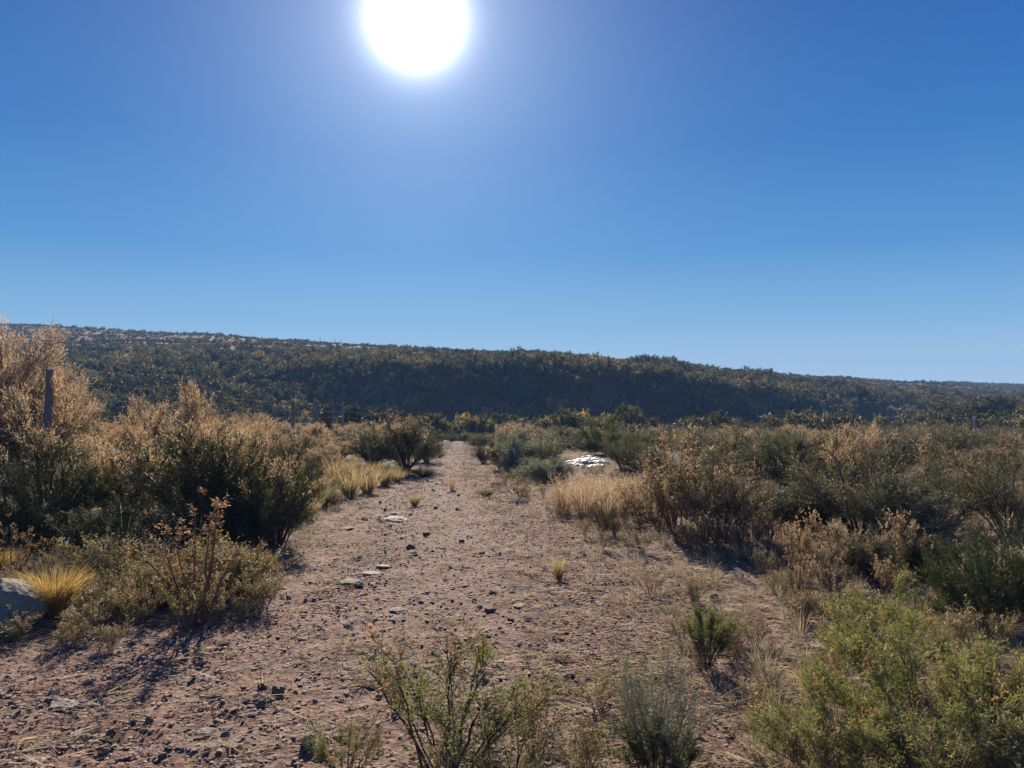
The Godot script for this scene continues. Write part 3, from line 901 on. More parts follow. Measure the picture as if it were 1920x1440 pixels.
# ---------------------------------------------------------------- plants and stones with a place of their own
const PLANTS := [
	["plume", "plume_bush", -10.590, -17.000, 2.894, 2.816, "tall pinkish tan feathery bush behind the thick leaning fence post", "shrub", ""],
	["plume", "plume_bush", -9.960, -18.000, 2.031, 1.551, "shorter tan feathery bush beside the thick leaning fence post, away from the track", "shrub", ""],
	["plume", "plume_bush", -11.133, -16.000, 2.874, 2.757, "tallest tan feathery bush at the far end of the plume clump by the fence", "shrub", ""],
	["broom", "broom_shrub", -5.325, -9.290, 1.311, 1.847, "large dark green broom shrub with tawny tips behind the grey boulder", "shrub", ""],
	["tan", "dry_shrub", -4.962, -10.327, 1.266, 1.163, "golden dried shrub wedged between two dark broom shrubs of the thicket front", "shrub", ""],
	["broom", "broom_shrub", -3.737, -9.639, 1.527, 2.363, "biggest dark broom shrub of the thicket front, crowned with straw-coloured plumes", "shrub", ""],
	["broom", "broom_shrub", -2.730, -9.363, 1.030, 1.241, "tawny rimmed dark shrub on the track side of the biggest broom shrub", "shrub", ""],
	["broom", "broom_shrub", -3.609, -11.838, 1.020, 1.255, "dark broom shrub with tawny crest between tawny rimmed shrub and golden grass", "shrub", ""],
	["broom", "broom_shrub", -3.383, -10.107, 1.373, 1.608, "broad broom shrub with tawny crest filling the gap behind the tawny rimmed shrub", "shrub", ""],
	["green_broom", "green_shrub", -5.257, -8.439, 0.699, 1.119, "plain dark green shrub close behind the grey boulder", "shrub", ""],
	["arching_grass", "arching_grass", -4.260, -8.867, 0.734, 0.999, "clump of long arching pale green grass below the golden dried shrub", "grass clump", ""],
	["green_broom", "green_shrub", -4.458, -8.461, 0.533, 1.065, "low dark green shrub beside the arching grass clump", "shrub", ""],
	["green_broom", "green_shrub", -3.669, -8.787, 0.379, 0.873, "low dark shrub behind the tall rust-brown weed", "shrub", ""],
	["green_broom", "green_shrub", -3.064, -9.436, 0.575, 0.938, "dark green shrub under the tawny rimmed shrub at the edge of the track", "shrub", ""],
	["tan", "dry_shrub", -7.751, -17.000, 1.560, 1.239, "tan-crowned shrub standing above the thicket near the pale flat rock", "shrub", ""],
	["tan", "dry_shrub", -7.270, -18.500, 1.988, 1.287, "tall narrow tan shrub rising highest above the middle of the thicket", "shrub", ""],
	["broom", "broom_shrub", -5.845, -14.000, 1.117, 1.392, "dusky broom shrub behind the biggest broom shrub of the thicket", "shrub", ""],
	["tan", "dry_shrub", -5.169, -15.000, 1.225, 1.491, "tan shrub in the thicket beneath the wooden post with pale top", "shrub", ""],
	["broom", "broom_shrub", -3.988, -14.500, 1.101, 1.249, "tawny topped broom shrub before the row of thin fence posts", "shrub", ""],
	["tan", "dry_shrub", -6.706, -22.000, 1.281, 2.041, "loose tan shrub close by the fence wires beyond the thicket front", "shrub", ""],
	["tan", "dry_shrub", -8.429, -24.000, 1.099, 1.750, "faded tan shrub just behind the second wooden fence post", "shrub", ""],
	["broom", "broom_shrub", -2.734, -20.836, 1.464, 2.071, "rounded brown-topped broom shrub where the track narrows, fence side", "shrub", ""],
	["broom", "broom_shrub", -3.758, -21.811, 1.214, 1.590, "brown-topped shrub tucked against the rounded one where the track narrows", "shrub", ""],
	["green_broom", "green_shrub", -2.568, -24.219, 1.059, 1.123, "small dark shrub right at the narrow end of the track, fence side", "shrub", ""],
	["tan", "dry_shrub", -7.356, -30.000, 0.882, 1.392, "thin tan shrub standing among the narrow fence posts", "shrub", ""],
	["tan", "dry_shrub", -6.561, -33.000, 0.928, 1.968, "tan shrub behind the last narrow fence posts", "shrub", ""],
	["straw_tuft", "grass_tuft", -2.907, -14.382, 0.591, 0.477, "straw-gold bunch grass tuft on the track edge below the fence posts", "grass tuft", "golden tufts below the fence posts"],
	["straw_tuft", "grass_tuft", -2.719, -15.197, 0.594, 0.554, "straw-gold bunch grass tuft on the track edge below the fence posts", "grass tuft", "golden tufts below the fence posts"],
	["straw_tuft", "grass_tuft", -3.752, -17.262, 0.606, 0.629, "straw-gold bunch grass tuft on the track edge below the fence posts", "grass tuft", "golden tufts below the fence posts"],
	["straw_tuft", "grass_tuft", -2.684, -17.018, 0.451, 0.507, "straw-gold bunch grass tuft on the track edge below the fence posts", "grass tuft", "golden tufts below the fence posts"],
	["straw_tuft", "grass_tuft", -3.166, -18.735, 0.410, 0.497, "straw-gold bunch grass tuft on the track edge below the fence posts", "grass tuft", "golden tufts below the fence posts"],
	["straw_tuft", "grass_tuft", -3.622, -15.181, 0.453, 0.503, "straw-gold bunch grass tuft on the track edge below the fence posts", "grass tuft", "golden tufts below the fence posts"],
	["straw_tuft", "grass_tuft", -3.364, -17.386, 0.518, 0.691, "straw-gold bunch grass tuft on the track edge below the fence posts", "grass tuft", "golden tufts below the fence posts"],
	["straw_tuft", "grass_tuft", -2.532, -17.769, 0.353, 0.424, "straw-gold bunch grass tuft on the track edge below the fence posts", "grass tuft", "golden tufts below the fence posts"],
	["green_tuft", "grass_tuft", -2.978, -12.989, 0.379, 0.413, "small green tuft at the track edge beside golden bunch grass", "grass tuft", ""],
	["green_tuft", "grass_tuft", -2.097, -19.181, 0.254, 0.636, "flat green tuft at the foot of the rounded brown-topped shrub", "grass tuft", ""],
	["straw_tuft", "grass_tuft", -2.941, -11.559, 0.460, 0.460, "straw yellow tuft at the foot of the russet shrubs by the track", "grass tuft", ""],
	["gold_tuft", "grass_tuft", -3.495, -6.161, 0.457, 0.408, "bright orange-gold bunch grass tuft beside the grey boulder", "grass tuft", ""],
	["gold_tuft", "grass_tuft", -4.729, -7.403, 0.270, 0.294, "smaller golden tuft behind the grey boulder", "grass tuft", ""],
	["dock", "dry_weed", -2.347, -6.053, 0.963, 0.602, "tall rust-brown seeding weed spike in front of the biggest broom shrub", "weed", ""],
	["dock", "dry_weed", -4.401, -7.066, 0.595, 0.328, "rust-brown weed spikes beside the golden tuft behind the boulder", "weed", ""],
	["dock", "dry_weed", -3.251, -6.290, 0.333, 0.208, "short rusty weed among low weeds beside the orange-gold tuft", "weed", ""],
	["low_weed", "low_weed", -3.430, -5.565, 0.221, 0.406, "dark low weed growing at the foot of the grey boulder", "weed", ""],
	["low_weed", "low_weed", -3.328, -6.772, 0.302, 0.347, "low grey-green weed with pale heads in the patch before the broom shrubs", "weed", "low weeds before the broom shrubs"],
	["low_weed", "low_weed", -2.535, -6.370, 0.218, 0.251, "low grey-green weed with pale heads in the patch before the broom shrubs", "weed", "low weeds before the broom shrubs"],
	["low_weed", "low_weed", -2.949, -5.394, 0.199, 0.229, "low grey-green weed with pale heads in the patch before the broom shrubs", "weed", "low weeds before the broom shrubs"],
	["low_weed", "low_weed", -3.098, -6.294, 0.251, 0.289, "low grey-green weed with pale heads in the patch before the broom shrubs", "weed", "low weeds before the broom shrubs"],
	["low_weed", "low_weed", -2.316, -6.823, 0.369, 0.424, "low grey-green weed with pale heads in the patch before the broom shrubs", "weed", "low weeds before the broom shrubs"],
	["low_weed", "low_weed", -3.031, -5.918, 0.342, 0.393, "low grey-green weed with pale heads in the patch before the broom shrubs", "weed", "low weeds before the broom shrubs"],
	["low_weed", "low_weed", -2.812, -6.555, 0.327, 0.377, "low grey-green weed with pale heads in the patch before the broom shrubs", "weed", "low weeds before the broom shrubs"],
	["low_weed", "low_weed", -2.986, -5.593, 0.265, 0.305, "low grey-green weed with pale heads in the patch before the broom shrubs", "weed", "low weeds before the broom shrubs"],
	["low_weed", "low_weed", -3.547, -7.480, 0.528, 0.608, "low grey-green weed with pale heads in the patch before the broom shrubs", "weed", "low weeds before the broom shrubs"],
	["low_weed", "low_weed", -2.895, -6.579, 0.370, 0.426, "low grey-green weed with pale heads in the patch before the broom shrubs", "weed", "low weeds before the broom shrubs"],
	["low_weed", "low_weed", -2.249, -6.074, 0.238, 0.274, "low grey-green weed with pale heads in the patch before the broom shrubs", "weed", "low weeds before the broom shrubs"],
	["low_weed", "low_weed", -2.382, -6.838, 0.438, 0.503, "low grey-green weed with pale heads in the patch before the broom shrubs", "weed", "low weeds before the broom shrubs"],
	["low_weed", "low_weed", -2.572, -7.323, 0.318, 0.366, "low grey-green weed with pale heads in the patch before the broom shrubs", "weed", "low weeds before the broom shrubs"],
	["low_weed", "low_weed", -2.669, -5.388, 0.213, 0.245, "low grey-green weed with pale heads in the patch before the broom shrubs", "weed", "low weeds before the broom shrubs"],
	["low_weed", "low_weed", -2.728, -6.955, 0.369, 0.424, "low grey-green weed with pale heads in the patch before the broom shrubs", "weed", "low weeds before the broom shrubs"],
	["low_weed", "low_weed", -3.213, -7.000, 0.383, 0.440, "low grey-green weed with pale heads in the patch before the broom shrubs", "weed", "low weeds before the broom shrubs"],
	["low_weed", "low_weed", -2.387, -5.925, 0.279, 0.321, "low grey-green weed with pale heads in the patch before the broom shrubs", "weed", "low weeds before the broom shrubs"],
	["low_weed", "low_weed", -2.040, -6.455, 0.364, 0.419, "low grey-green weed with pale heads in the patch before the broom shrubs", "weed", "low weeds before the broom shrubs"],
	["low_weed", "low_weed", -2.870, -7.236, 0.490, 0.563, "low grey-green weed with pale heads in the patch before the broom shrubs", "weed", "low weeds before the broom shrubs"],
	["low_weed", "low_weed", -1.983, -6.455, 0.285, 0.327, "low grey-green weed with pale heads in the patch before the broom shrubs", "weed", "low weeds before the broom shrubs"],
	["low_weed", "low_weed", -2.654, -7.166, 0.470, 0.541, "low grey-green weed with pale heads in the patch before the broom shrubs", "weed", "low weeds before the broom shrubs"],
	["low_weed", "low_weed", -2.960, -7.081, 0.272, 0.313, "low grey-green weed with pale heads in the patch before the broom shrubs", "weed", "low weeds before the broom shrubs"],
	["low_weed", "low_weed", -2.074, -6.193, 0.187, 0.215, "low grey-green weed with pale heads in the patch before the broom shrubs", "weed", "low weeds before the broom shrubs"],
	["low_weed", "low_weed", -2.400, -6.889, 0.273, 0.314, "low grey-green weed with pale heads in the patch before the broom shrubs", "weed", "low weeds before the broom shrubs"],
	["low_weed", "low_weed", -3.127, -6.525, 0.359, 0.413, "low grey-green weed with pale heads in the patch before the broom shrubs", "weed", "low weeds before the broom shrubs"],
	["low_weed", "low_weed", -3.162, -5.868, 0.198, 0.228, "low grey-green weed with pale heads in the patch before the broom shrubs", "weed", "low weeds before the broom shrubs"],
	["low_weed", "low_weed", -2.568, -6.958, 0.450, 0.518, "low grey-green weed with pale heads in the patch before the broom shrubs", "weed", "low weeds before the broom shrubs"],
	["low_weed", "low_weed", -2.242, -6.817, 0.440, 0.506, "low grey-green weed with pale heads in the patch before the broom shrubs", "weed", "low weeds before the broom shrubs"],
	["low_weed", "low_weed", -3.470, -7.350, 0.442, 0.509, "low grey-green weed with pale heads in the patch before the broom shrubs", "weed", "low weeds before the broom shrubs"],
	["low_weed", "low_weed", -3.729, -6.879, 0.354, 0.407, "low grey-green weed with pale heads in the patch before the broom shrubs", "weed", "low weeds before the broom shrubs"],
	["low_weed", "low_weed", -2.970, -7.245, 0.285, 0.328, "low grey-green weed with pale heads in the patch before the broom shrubs", "weed", "low weeds before the broom shrubs"],
	["low_weed", "low_weed", -2.347, -7.081, 0.479, 0.551, "low grey-green weed with pale heads in the patch before the broom shrubs", "weed", "low weeds before the broom shrubs"],
	["low_weed", "low_weed", -2.273, -7.010, 0.351, 0.404, "low grey-green weed with pale heads in the patch before the broom shrubs", "weed", "low weeds before the broom shrubs"],
	["low_weed", "low_weed", -2.862, -6.660, 0.330, 0.380, "low grey-green weed with pale heads in the patch before the broom shrubs", "weed", "low weeds before the broom shrubs"],
	["low_weed", "low_weed", -2.592, -6.334, 0.382, 0.439, "low grey-green weed with pale heads in the patch before the broom shrubs", "weed", "low weeds before the broom shrubs"],
	["low_weed", "low_weed", -2.798, -6.626, 0.381, 0.438, "low grey-green weed with pale heads in the patch before the broom shrubs", "weed", "low weeds before the broom shrubs"],
	["low_weed", "low_weed", -3.470, -7.061, 0.484, 0.557, "low grey-green weed with pale heads in the patch before the broom shrubs", "weed", "low weeds before the broom shrubs"],
	["low_weed", "low_weed", -2.689, -6.421, 0.216, 0.248, "low grey-green weed with pale heads in the patch before the broom shrubs", "weed", "low weeds before the broom shrubs"],
	["low_weed", "low_weed", -2.792, -6.266, 0.210, 0.241, "low grey-green weed with pale heads in the patch before the broom shrubs", "weed", "low weeds before the broom shrubs"],
	["low_weed", "low_weed", -2.728, -6.673, 0.227, 0.261, "low grey-green weed with pale heads in the patch before the broom shrubs", "weed", "low weeds before the broom shrubs"],
	["low_weed", "low_weed", -2.610, -6.658, 0.369, 0.425, "low grey-green weed with pale heads in the patch before the broom shrubs", "weed", "low weeds before the broom shrubs"],
	["low_weed", "low_weed", -2.756, -5.974, 0.314, 0.361, "low grey-green weed with pale heads in the patch before the broom shrubs", "weed", "low weeds before the broom shrubs"],
	["low_weed", "low_weed", -3.912, -7.264, 0.459, 0.528, "low grey-green weed with pale heads in the patch before the broom shrubs", "weed", "low weeds before the broom shrubs"],
	["low_weed", "low_weed", -2.221, -7.224, 0.377, 0.433, "low grey-green weed with pale heads in the patch before the broom shrubs", "weed", "low weeds before the broom shrubs"],
	["low_weed", "low_weed", -2.765, -6.899, 0.331, 0.380, "low grey-green weed with pale heads in the patch before the broom shrubs", "weed", "low weeds before the broom shrubs"],
	["low_weed", "low_weed", -3.315, -6.978, 0.381, 0.439, "low grey-green weed with pale heads in the patch before the broom shrubs", "weed", "low weeds before the broom shrubs"],
	["rust_weed", "dry_weed", -2.863, -6.545, 0.369, 0.260, "brownish weed with rusty leaves in the patch before the broom shrubs", "weed", "rusty weeds before the broom shrubs"],
	["rust_weed", "dry_weed", -2.396, -6.823, 0.384, 0.271, "brownish weed with rusty leaves in the patch before the broom shrubs", "weed", "rusty weeds before the broom shrubs"],
	["rust_weed", "dry_weed", -2.361, -7.125, 0.401, 0.283, "brownish weed with rusty leaves in the patch before the broom shrubs", "weed", "rusty weeds before the broom shrubs"],
	["rust_weed", "dry_weed", -2.884, -6.130, 0.345, 0.244, "brownish weed with rusty leaves in the patch before the broom shrubs", "weed", "rusty weeds before the broom shrubs"],
	["rust_weed", "dry_weed", -2.292, -6.290, 0.354, 0.250, "brownish weed with rusty leaves in the patch before the broom shrubs", "weed", "rusty weeds before the broom shrubs"],
	["mid_tan", "dry_shrub", -4.407, -19.000, 0.710, 1.385, "tan dried shrub between the golden tufts and the fence wires", "shrub", "shrubs between tufts and fence wires"],
	["mid_broom", "broom_shrub", -5.567, -21.000, 0.898, 1.531, "dark tipped broom shrub between the golden tufts and the fence wires", "shrub", "shrubs between tufts and fence wires"],
	["mid_tan", "dry_shrub", -5.089, -24.000, 0.602, 1.431, "tan dried shrub between the golden tufts and the fence wires", "shrub", "shrubs between tufts and fence wires"],
	["mid_tan", "dry_shrub", -5.520, -17.000, 1.187, 1.465, "tan dried shrub between the golden tufts and the fence wires", "shrub", "shrubs between tufts and fence wires"],
	["mid_tan", "dry_shrub", -6.862, -19.000, 1.206, 1.511, "tan dried shrub between the golden tufts and the fence wires", "shrub", "shrubs between tufts and fence wires"],
	["mid_broom", "broom_shrub", -7.581, -26.000, 0.865, 1.551, "dark tipped broom shrub between the golden tufts and the fence wires", "shrub", "shrubs between tufts and fence wires"],
	["mid_tan", "dry_shrub", -6.375, -26.000, 0.611, 1.378, "tan dried shrub between the golden tufts and the fence wires", "shrub", "shrubs between tufts and fence wires"],
	["mid_tan", "dry_shrub", -8.748, -20.000, 1.096, 1.458, "tan dried shrub between the golden tufts and the fence wires", "shrub", "shrubs between tufts and fence wires"],
	["mid_tan", "dry_shrub", -9.380, -19.000, 0.967, 1.511, "tan dried shrub between the golden tufts and the fence wires", "shrub", "shrubs between tufts and fence wires"],
	["mid_broom", "broom_shrub", -5.861, -29.000, 0.578, 1.537, "dark tipped broom shrub between the golden tufts and the fence wires", "shrub", "shrubs between tufts and fence wires"],
	["mid_tan", "dry_shrub", -7.753, -15.000, 0.803, 1.292, "tan dried shrub between the golden tufts and the fence wires", "shrub", "shrubs between tufts and fence wires"],
	["mid_tan", "dry_shrub", -7.326, -33.000, 0.521, 1.531, "tan dried shrub between the golden tufts and the fence wires", "shrub", "shrubs between tufts and fence wires"],
	["rust_weed", "dry_weed", 1.826, -11.728, 0.521, 0.622, "rust-brown dry weed at the foot of the thicket beside the orange grass", "weed", "rust weeds beside the orange grass"],
	["rust_weed", "dry_weed", 1.881, -10.324, 0.684, 0.616, "rust-brown dry weed at the foot of the thicket beside the orange grass", "weed", "rust weeds beside the orange grass"],
	["rust_weed", "dry_weed", 1.535, -11.031, 0.439, 0.439, "rust-brown dry weed at the foot of the thicket beside the orange grass", "weed", "rust weeds beside the orange grass"],
	["rust_weed", "dry_weed", 2.156, -11.031, 0.694, 0.585, "rust-brown dry weed at the foot of the thicket beside the orange grass", "weed", "rust weeds beside the orange grass"],
	["rust_weed", "dry_weed", 1.986, -8.816, 0.467, 0.467, "rust-brown dry weed at the foot of the thicket beside the orange grass", "weed", "rust weeds beside the orange grass"],
	["rust_weed", "dry_weed", 2.278, -8.816, 0.438, 0.467, "rust-brown dry weed at the foot of the thicket beside the orange grass", "weed", "rust weeds beside the orange grass"],
	["grey_green", "grey_shrub", -1.352, -34.000, 0.653, 1.352, "small olive shrub on the far bend of the track opposite the rounded brown shrub", "shrub", ""],
	["silver", "silver_shrub", 0.334, -20.141, 1.148, 1.735, "large round silver-grey shrub beside the narrow end of the track", "shrub", ""],
	["grey_green", "grey_shrub", -0.323, -21.202, 0.955, 0.731, "narrow dusky shrub next to the large round silver shrub", "shrub", ""],
	["grey_green", "grey_shrub", -0.865, -23.726, 0.566, 0.786, "low olive shrub on the track edge next to the dusky shrub", "shrub", ""],
	["silver", "silver_shrub", 0.530, -17.769, 0.553, 1.295, "low silver shrub in front of the large round silver one", "shrub", ""],
	["silver", "silver_shrub", 0.858, -17.261, 0.618, 0.972, "pale bluish silver shrub near the white rocks", "shrub", ""],
	["silver", "silver_shrub", 0.000, -19.491, 0.517, 0.646, "small dark silver shrub at the track edge below the round silver one", "shrub", ""],
	["green", "green_shrub", 3.408, -28.571, 1.458, 2.367, "tall olive green shrub standing above the white rocks", "shrub", ""],
	["grey_green", "grey_shrub", 2.253, -34.000, 0.968, 2.478, "dull shrub behind the round silver shrub near the ravine edge", "shrub", ""],
	["green", "green_shrub", 3.302, -21.202, 0.955, 1.546, "bright green rounded shrub beside the white rocks", "shrub", ""],
	["green", "green_shrub", 6.083, -18.735, 0.832, 1.614, "bright green shrub behind the dark rock in the scrub flat", "shrub", ""],
	["tan", "dry_shrub", 7.515, -27.000, 1.045, 1.968, "pinkish tan shrub row top behind the bright green shrub", "shrub", ""],
	["far_broom", "shrub", -6.044, -48.000, 0.649, 0.954, "small shrub of the row closing off the end of the track", "shrub", "shrubs closing off the track end"],
	["far_grey_green", "shrub", -5.620, -53.000, 0.484, 1.440, "small shrub of the row closing off the end of the track", "shrub", "shrubs closing off the track end"],
	["far_twiggy", "shrub", -4.286, -49.000, 0.626, 1.234, "small shrub of the row closing off the end of the track", "shrub", "shrubs closing off the track end"],
	["far_green_broom", "shrub", -3.936, -54.000, 0.762, 1.252, "small shrub of the row closing off the end of the track", "shrub", "shrubs closing off the track end"],
	["far_broom", "shrub", -2.916, -50.000, 0.815, 1.060, "small shrub of the row closing off the end of the track", "shrub", "shrubs closing off the track end"],
	["far_grey_green", "shrub", -2.442, -55.000, 0.618, 1.567, "small shrub of the row closing off the end of the track", "shrub", "shrubs closing off the track end"],
	["far_twiggy", "shrub", -1.521, -51.000, 0.656, 1.352, "small shrub of the row closing off the end of the track", "shrub", "shrubs closing off the track end"],
	["far_green_broom", "shrub", -0.742, -56.000, 0.777, 1.373, "small shrub of the row closing off the end of the track", "shrub", "shrubs closing off the track end"],
	["far_broom", "shrub", 0.172, -52.000, 0.800, 1.172, "small shrub of the row closing off the end of the track", "shrub", "shrubs closing off the track end"],
	["far_grey_green", "shrub", -3.658, -48.000, 0.828, 0.986, "small shrub of the row closing off the end of the track", "shrub", "shrubs closing off the track end"],
	["far_twiggy", "shrub", -2.810, -53.000, 0.636, 1.475, "small shrub of the row closing off the end of the track", "shrub", "shrubs closing off the track end"],
	["far_green_broom", "shrub", -1.786, -49.000, 0.678, 1.266, "small shrub of the row closing off the end of the track", "shrub", "shrubs closing off the track end"],
	["rust_weed", "dry_shrub", 2.043, -10.107, 1.320, 1.005, "tall orange-brown leafy dry shrub leading the thicket across from the fence", "shrub", ""],
	["twiggy", "twiggy_shrub", 2.507, -9.701, 1.125, 1.479, "dark brown twiggy shrub with orange dead leaves beside the dark rock", "shrub", ""],
	["rust_weed", "dry_shrub", 2.269, -9.510, 0.945, 0.882, "rusty leafed shrub in front of the dark brown twiggy shrub", "shrub", ""],
	["rust_weed", "dry_shrub", 1.901, -11.031, 0.768, 0.804, "lighter rusty shrub at the end of the orange grass", "shrub", ""],
	["rust_weed", "dry_shrub", 2.756, -9.900, 0.853, 0.787, "rust-leafed shrub between the dark brown twiggy shrub and the dark rock", "shrub", ""],
	["orange_grass", "orange_grass", 0.805, -12.140, 0.619, 0.644, "orange dry grass clump in the stand between the silver shrubs and rusty shrubs", "grass clump", "orange grass between silver and rusty shrubs"],
	["orange_grass", "orange_grass", 1.034, -11.559, 0.689, 0.689, "orange dry grass clump in the stand between the silver shrubs and rusty shrubs", "grass clump", "orange grass between silver and rusty shrubs"],
	["orange_grass", "orange_grass", 1.368, -12.140, 0.684, 0.724, "orange dry grass clump in the stand between the silver shrubs and rusty shrubs", "grass clump", "orange grass between silver and rusty shrubs"],
	["orange_grass", "orange_grass", 1.692, -12.453, 0.619, 0.660, "orange dry grass clump in the stand between the silver shrubs and rusty shrubs", "grass clump", "orange grass between silver and rusty shrubs"],
	["orange_grass", "orange_grass", 1.305, -13.131, 0.609, 0.696, "orange dry grass clump in the stand between the silver shrubs and rusty shrubs", "grass clump", "orange grass between silver and rusty shrubs"],
	["orange_grass", "orange_grass", 1.700, -13.498, 0.537, 0.716, "orange dry grass clump in the stand between the silver shrubs and rusty shrubs", "grass clump", "orange grass between silver and rusty shrubs"],
	["orange_grass", "orange_grass", 2.001, -13.131, 0.522, 0.609, "orange dry grass clump in the stand between the silver shrubs and rusty shrubs", "grass clump", "orange grass between silver and rusty shrubs"],
	["orange_grass", "orange_grass", 1.073, -13.498, 0.492, 0.626, "orange dry grass clump in the stand between the silver shrubs and rusty shrubs", "grass clump", "orange grass between silver and rusty shrubs"],
	["orange_grass", "orange_grass", 1.286, -10.785, 0.607, 0.572, "orange dry grass clump in the stand between the silver shrubs and rusty shrubs", "grass clump", "orange grass between silver and rusty shrubs"],
	["twiggy", "twiggy_shrub", 1.139, -10.107, 0.536, 0.469, "small dark twiggy bush at the foot of the orange grass", "shrub", ""],
	["rust_weed", "dry_weed", 0.142, -14.297, 0.379, 0.474, "sparse rusty weed on the track edge near the silver shrubs", "weed", ""],
	["green_tuft", "grass_tuft", -0.463, -14.556, 0.164, 0.309, "tiny green tuft growing in the middle of the track", "grass tuft", ""],
	["straw_tuft", "grass_tuft", 0.441, -7.644, 0.233, 0.172, "single small golden tuft on the bare ground of the track side", "grass tuft", ""],
	["straw_tuft", "grass_tuft", -1.601, -13.275, 0.246, 0.264, "wispy yellow tuft out on the track, fence side", "grass tuft", ""],
	["orange_grass", "orange_grass", -1.165, -15.691, 0.333, 0.229, "wisps of orange grass standing in the middle of the track", "grass tuft", ""],
	["twiggy", "twiggy_shrub", 4.264, -9.900, 1.214, 2.165, "large grey-brown open shrub with dark curved branches above the dry weeds", "shrub", ""],
	["twiggy", "twiggy_shrub", 5.473, -10.324, 1.026, 1.779, "wide grey-brown shrub next to the large one with curved branches", "shrub", ""],
	["twiggy", "twiggy_shrub", 6.102, -9.900, 1.115, 1.443, "grey-brown shrub behind the upright broom shrub", "shrub", ""],
	["grey_green", "grey_shrub", 4.426, -9.150, 0.788, 1.455, "dark olive shrub beneath the large grey-brown open shrub", "shrub", ""],
	["grey_green", "grey_shrub", 3.831, -10.324, 0.753, 1.095, "dull shrub above the dark rock and dry weeds", "shrub", ""],
	["rust_weed", "dry_shrub", 7.302, -12.783, 0.906, 0.678, "bright orange-tan leafy shrub standing out of the grey-brown scrub", "shrub", ""],
	["green_broom", "broom_shrub", 3.441, -5.834, 0.843, 0.928, "upright dark green broom shrub behind the yellow-green leafy bushes", "shrub", ""],
	["green_broom", "broom_shrub", 3.882, -5.978, 0.733, 0.673, "second upright dark green broom next to the first, at the scrub edge", "shrub", ""],
	["green_broom", "broom_shrub", 3.804, -7.455, 0.519, 0.642, "small upright green shrub between rusty weeds and the dark broom", "shrub", ""],
	["grey_green", "grey_shrub", 3.312, -7.572, 0.502, 0.702, "small olive shrub between two stands of rusty weeds", "shrub", ""],
	["rust_weed", "dry_weed", 2.627, -7.341, 0.681, 0.438, "orange-brown leafy dry weed along the front of the grey-brown scrub", "weed", "orange-brown weeds before the grey scrub"],
	["rust_weed", "dry_weed", 2.803, -7.231, 0.647, 0.431, "orange-brown leafy dry weed along the front of the grey-brown scrub", "weed", "orange-brown weeds before the grey scrub"],
	["rust_weed", "dry_weed", 3.211, -7.692, 0.484, 0.408, "orange-brown leafy dry weed along the front of the grey-brown scrub", "weed", "orange-brown weeds before the grey scrub"],
	["rust_weed", "dry_weed", 3.713, -7.572, 0.637, 0.477, "orange-brown leafy dry weed along the front of the grey-brown scrub", "weed", "orange-brown weeds before the grey scrub"],
	["rust_weed", "dry_weed", 3.359, -7.455, 0.445, 0.395, "orange-brown leafy dry weed along the front of the grey-brown scrub", "weed", "orange-brown weeds before the grey scrub"],
	["rust_weed", "dry_weed", 2.675, -6.728, 0.468, 0.357, "orange-brown leafy dry weed along the front of the grey-brown scrub", "weed", "orange-brown weeds before the grey scrub"],
	["rust_weed", "dry_weed", 2.777, -8.216, 0.436, 0.327, "orange-brown leafy dry weed along the front of the grey-brown scrub", "weed", "orange-brown weeds before the grey scrub"],
	["rust_weed", "dry_weed", 2.910, -9.150, 0.485, 0.364, "orange-brown leafy dry weed along the front of the grey-brown scrub", "weed", "orange-brown weeds before the grey scrub"],
	["rust_weed", "dry_weed", 2.678, -8.980, 0.565, 0.357, "orange-brown leafy dry weed along the front of the grey-brown scrub", "weed", "orange-brown weeds before the grey scrub"],
	["rust_weed", "dry_weed", 3.188, -6.823, 0.362, 0.316, "orange-brown leafy dry weed along the front of the grey-brown scrub", "weed", "orange-brown weeds before the grey scrub"],
	["rust_weed", "dry_weed", 2.374, -6.635, 0.396, 0.308, "orange-brown leafy dry weed along the front of the grey-brown scrub", "weed", "orange-brown weeds before the grey scrub"],
	["rust_weed", "dry_weed", 3.786, -7.231, 0.383, 0.335, "orange-brown leafy dry weed along the front of the grey-brown scrub", "weed", "orange-brown weeds before the grey scrub"],
	["rust_weed", "dry_weed", 4.227, -6.823, 0.452, 0.271, "orange-brown leafy dry weed along the front of the grey-brown scrub", "weed", "orange-brown weeds before the grey scrub"],
	["low_weed", "low_weed", 2.298, -5.978, 0.297, 0.317, "low brown weed between the orange-brown weeds and the flat slab", "weed", "low weeds by the flat slab"],
	["low_weed", "low_weed", 2.261, -6.823, 0.271, 0.316, "low brown weed between the orange-brown weeds and the flat slab", "weed", "low weeds by the flat slab"],
	["low_weed", "low_weed", 2.378, -5.696, 0.302, 0.340, "low brown weed between the orange-brown weeds and the flat slab", "weed", "low weeds by the flat slab"],
	["low_weed", "low_weed", 2.166, -6.053, 0.261, 0.281, "low brown weed between the orange-brown weeds and the flat slab", "weed", "low weeds by the flat slab"],
	["low_weed", "low_weed", 2.396, -7.692, 0.280, 0.306, "low brown weed between the orange-brown weeds and the flat slab", "weed", "low weeds by the flat slab"],
	["low_weed", "low_weed", 2.070, -5.205, 0.241, 0.276, "low brown weed between the orange-brown weeds and the flat slab", "weed", "low weeds by the flat slab"],
	["low_weed", "low_weed", 2.681, -6.130, 0.305, 0.325, "low brown weed between the orange-brown weeds and the flat slab", "weed", "low weeds by the flat slab"],
	["low_weed", "low_weed", 2.961, -5.320, 0.353, 0.282, "low brown weed between the orange-brown weeds and the flat slab", "weed", "low weeds by the flat slab"],
	["low_weed", "low_weed", 3.173, -5.205, 0.310, 0.241, "low brown weed between the orange-brown weeds and the flat slab", "weed", "low weeds by the flat slab"],
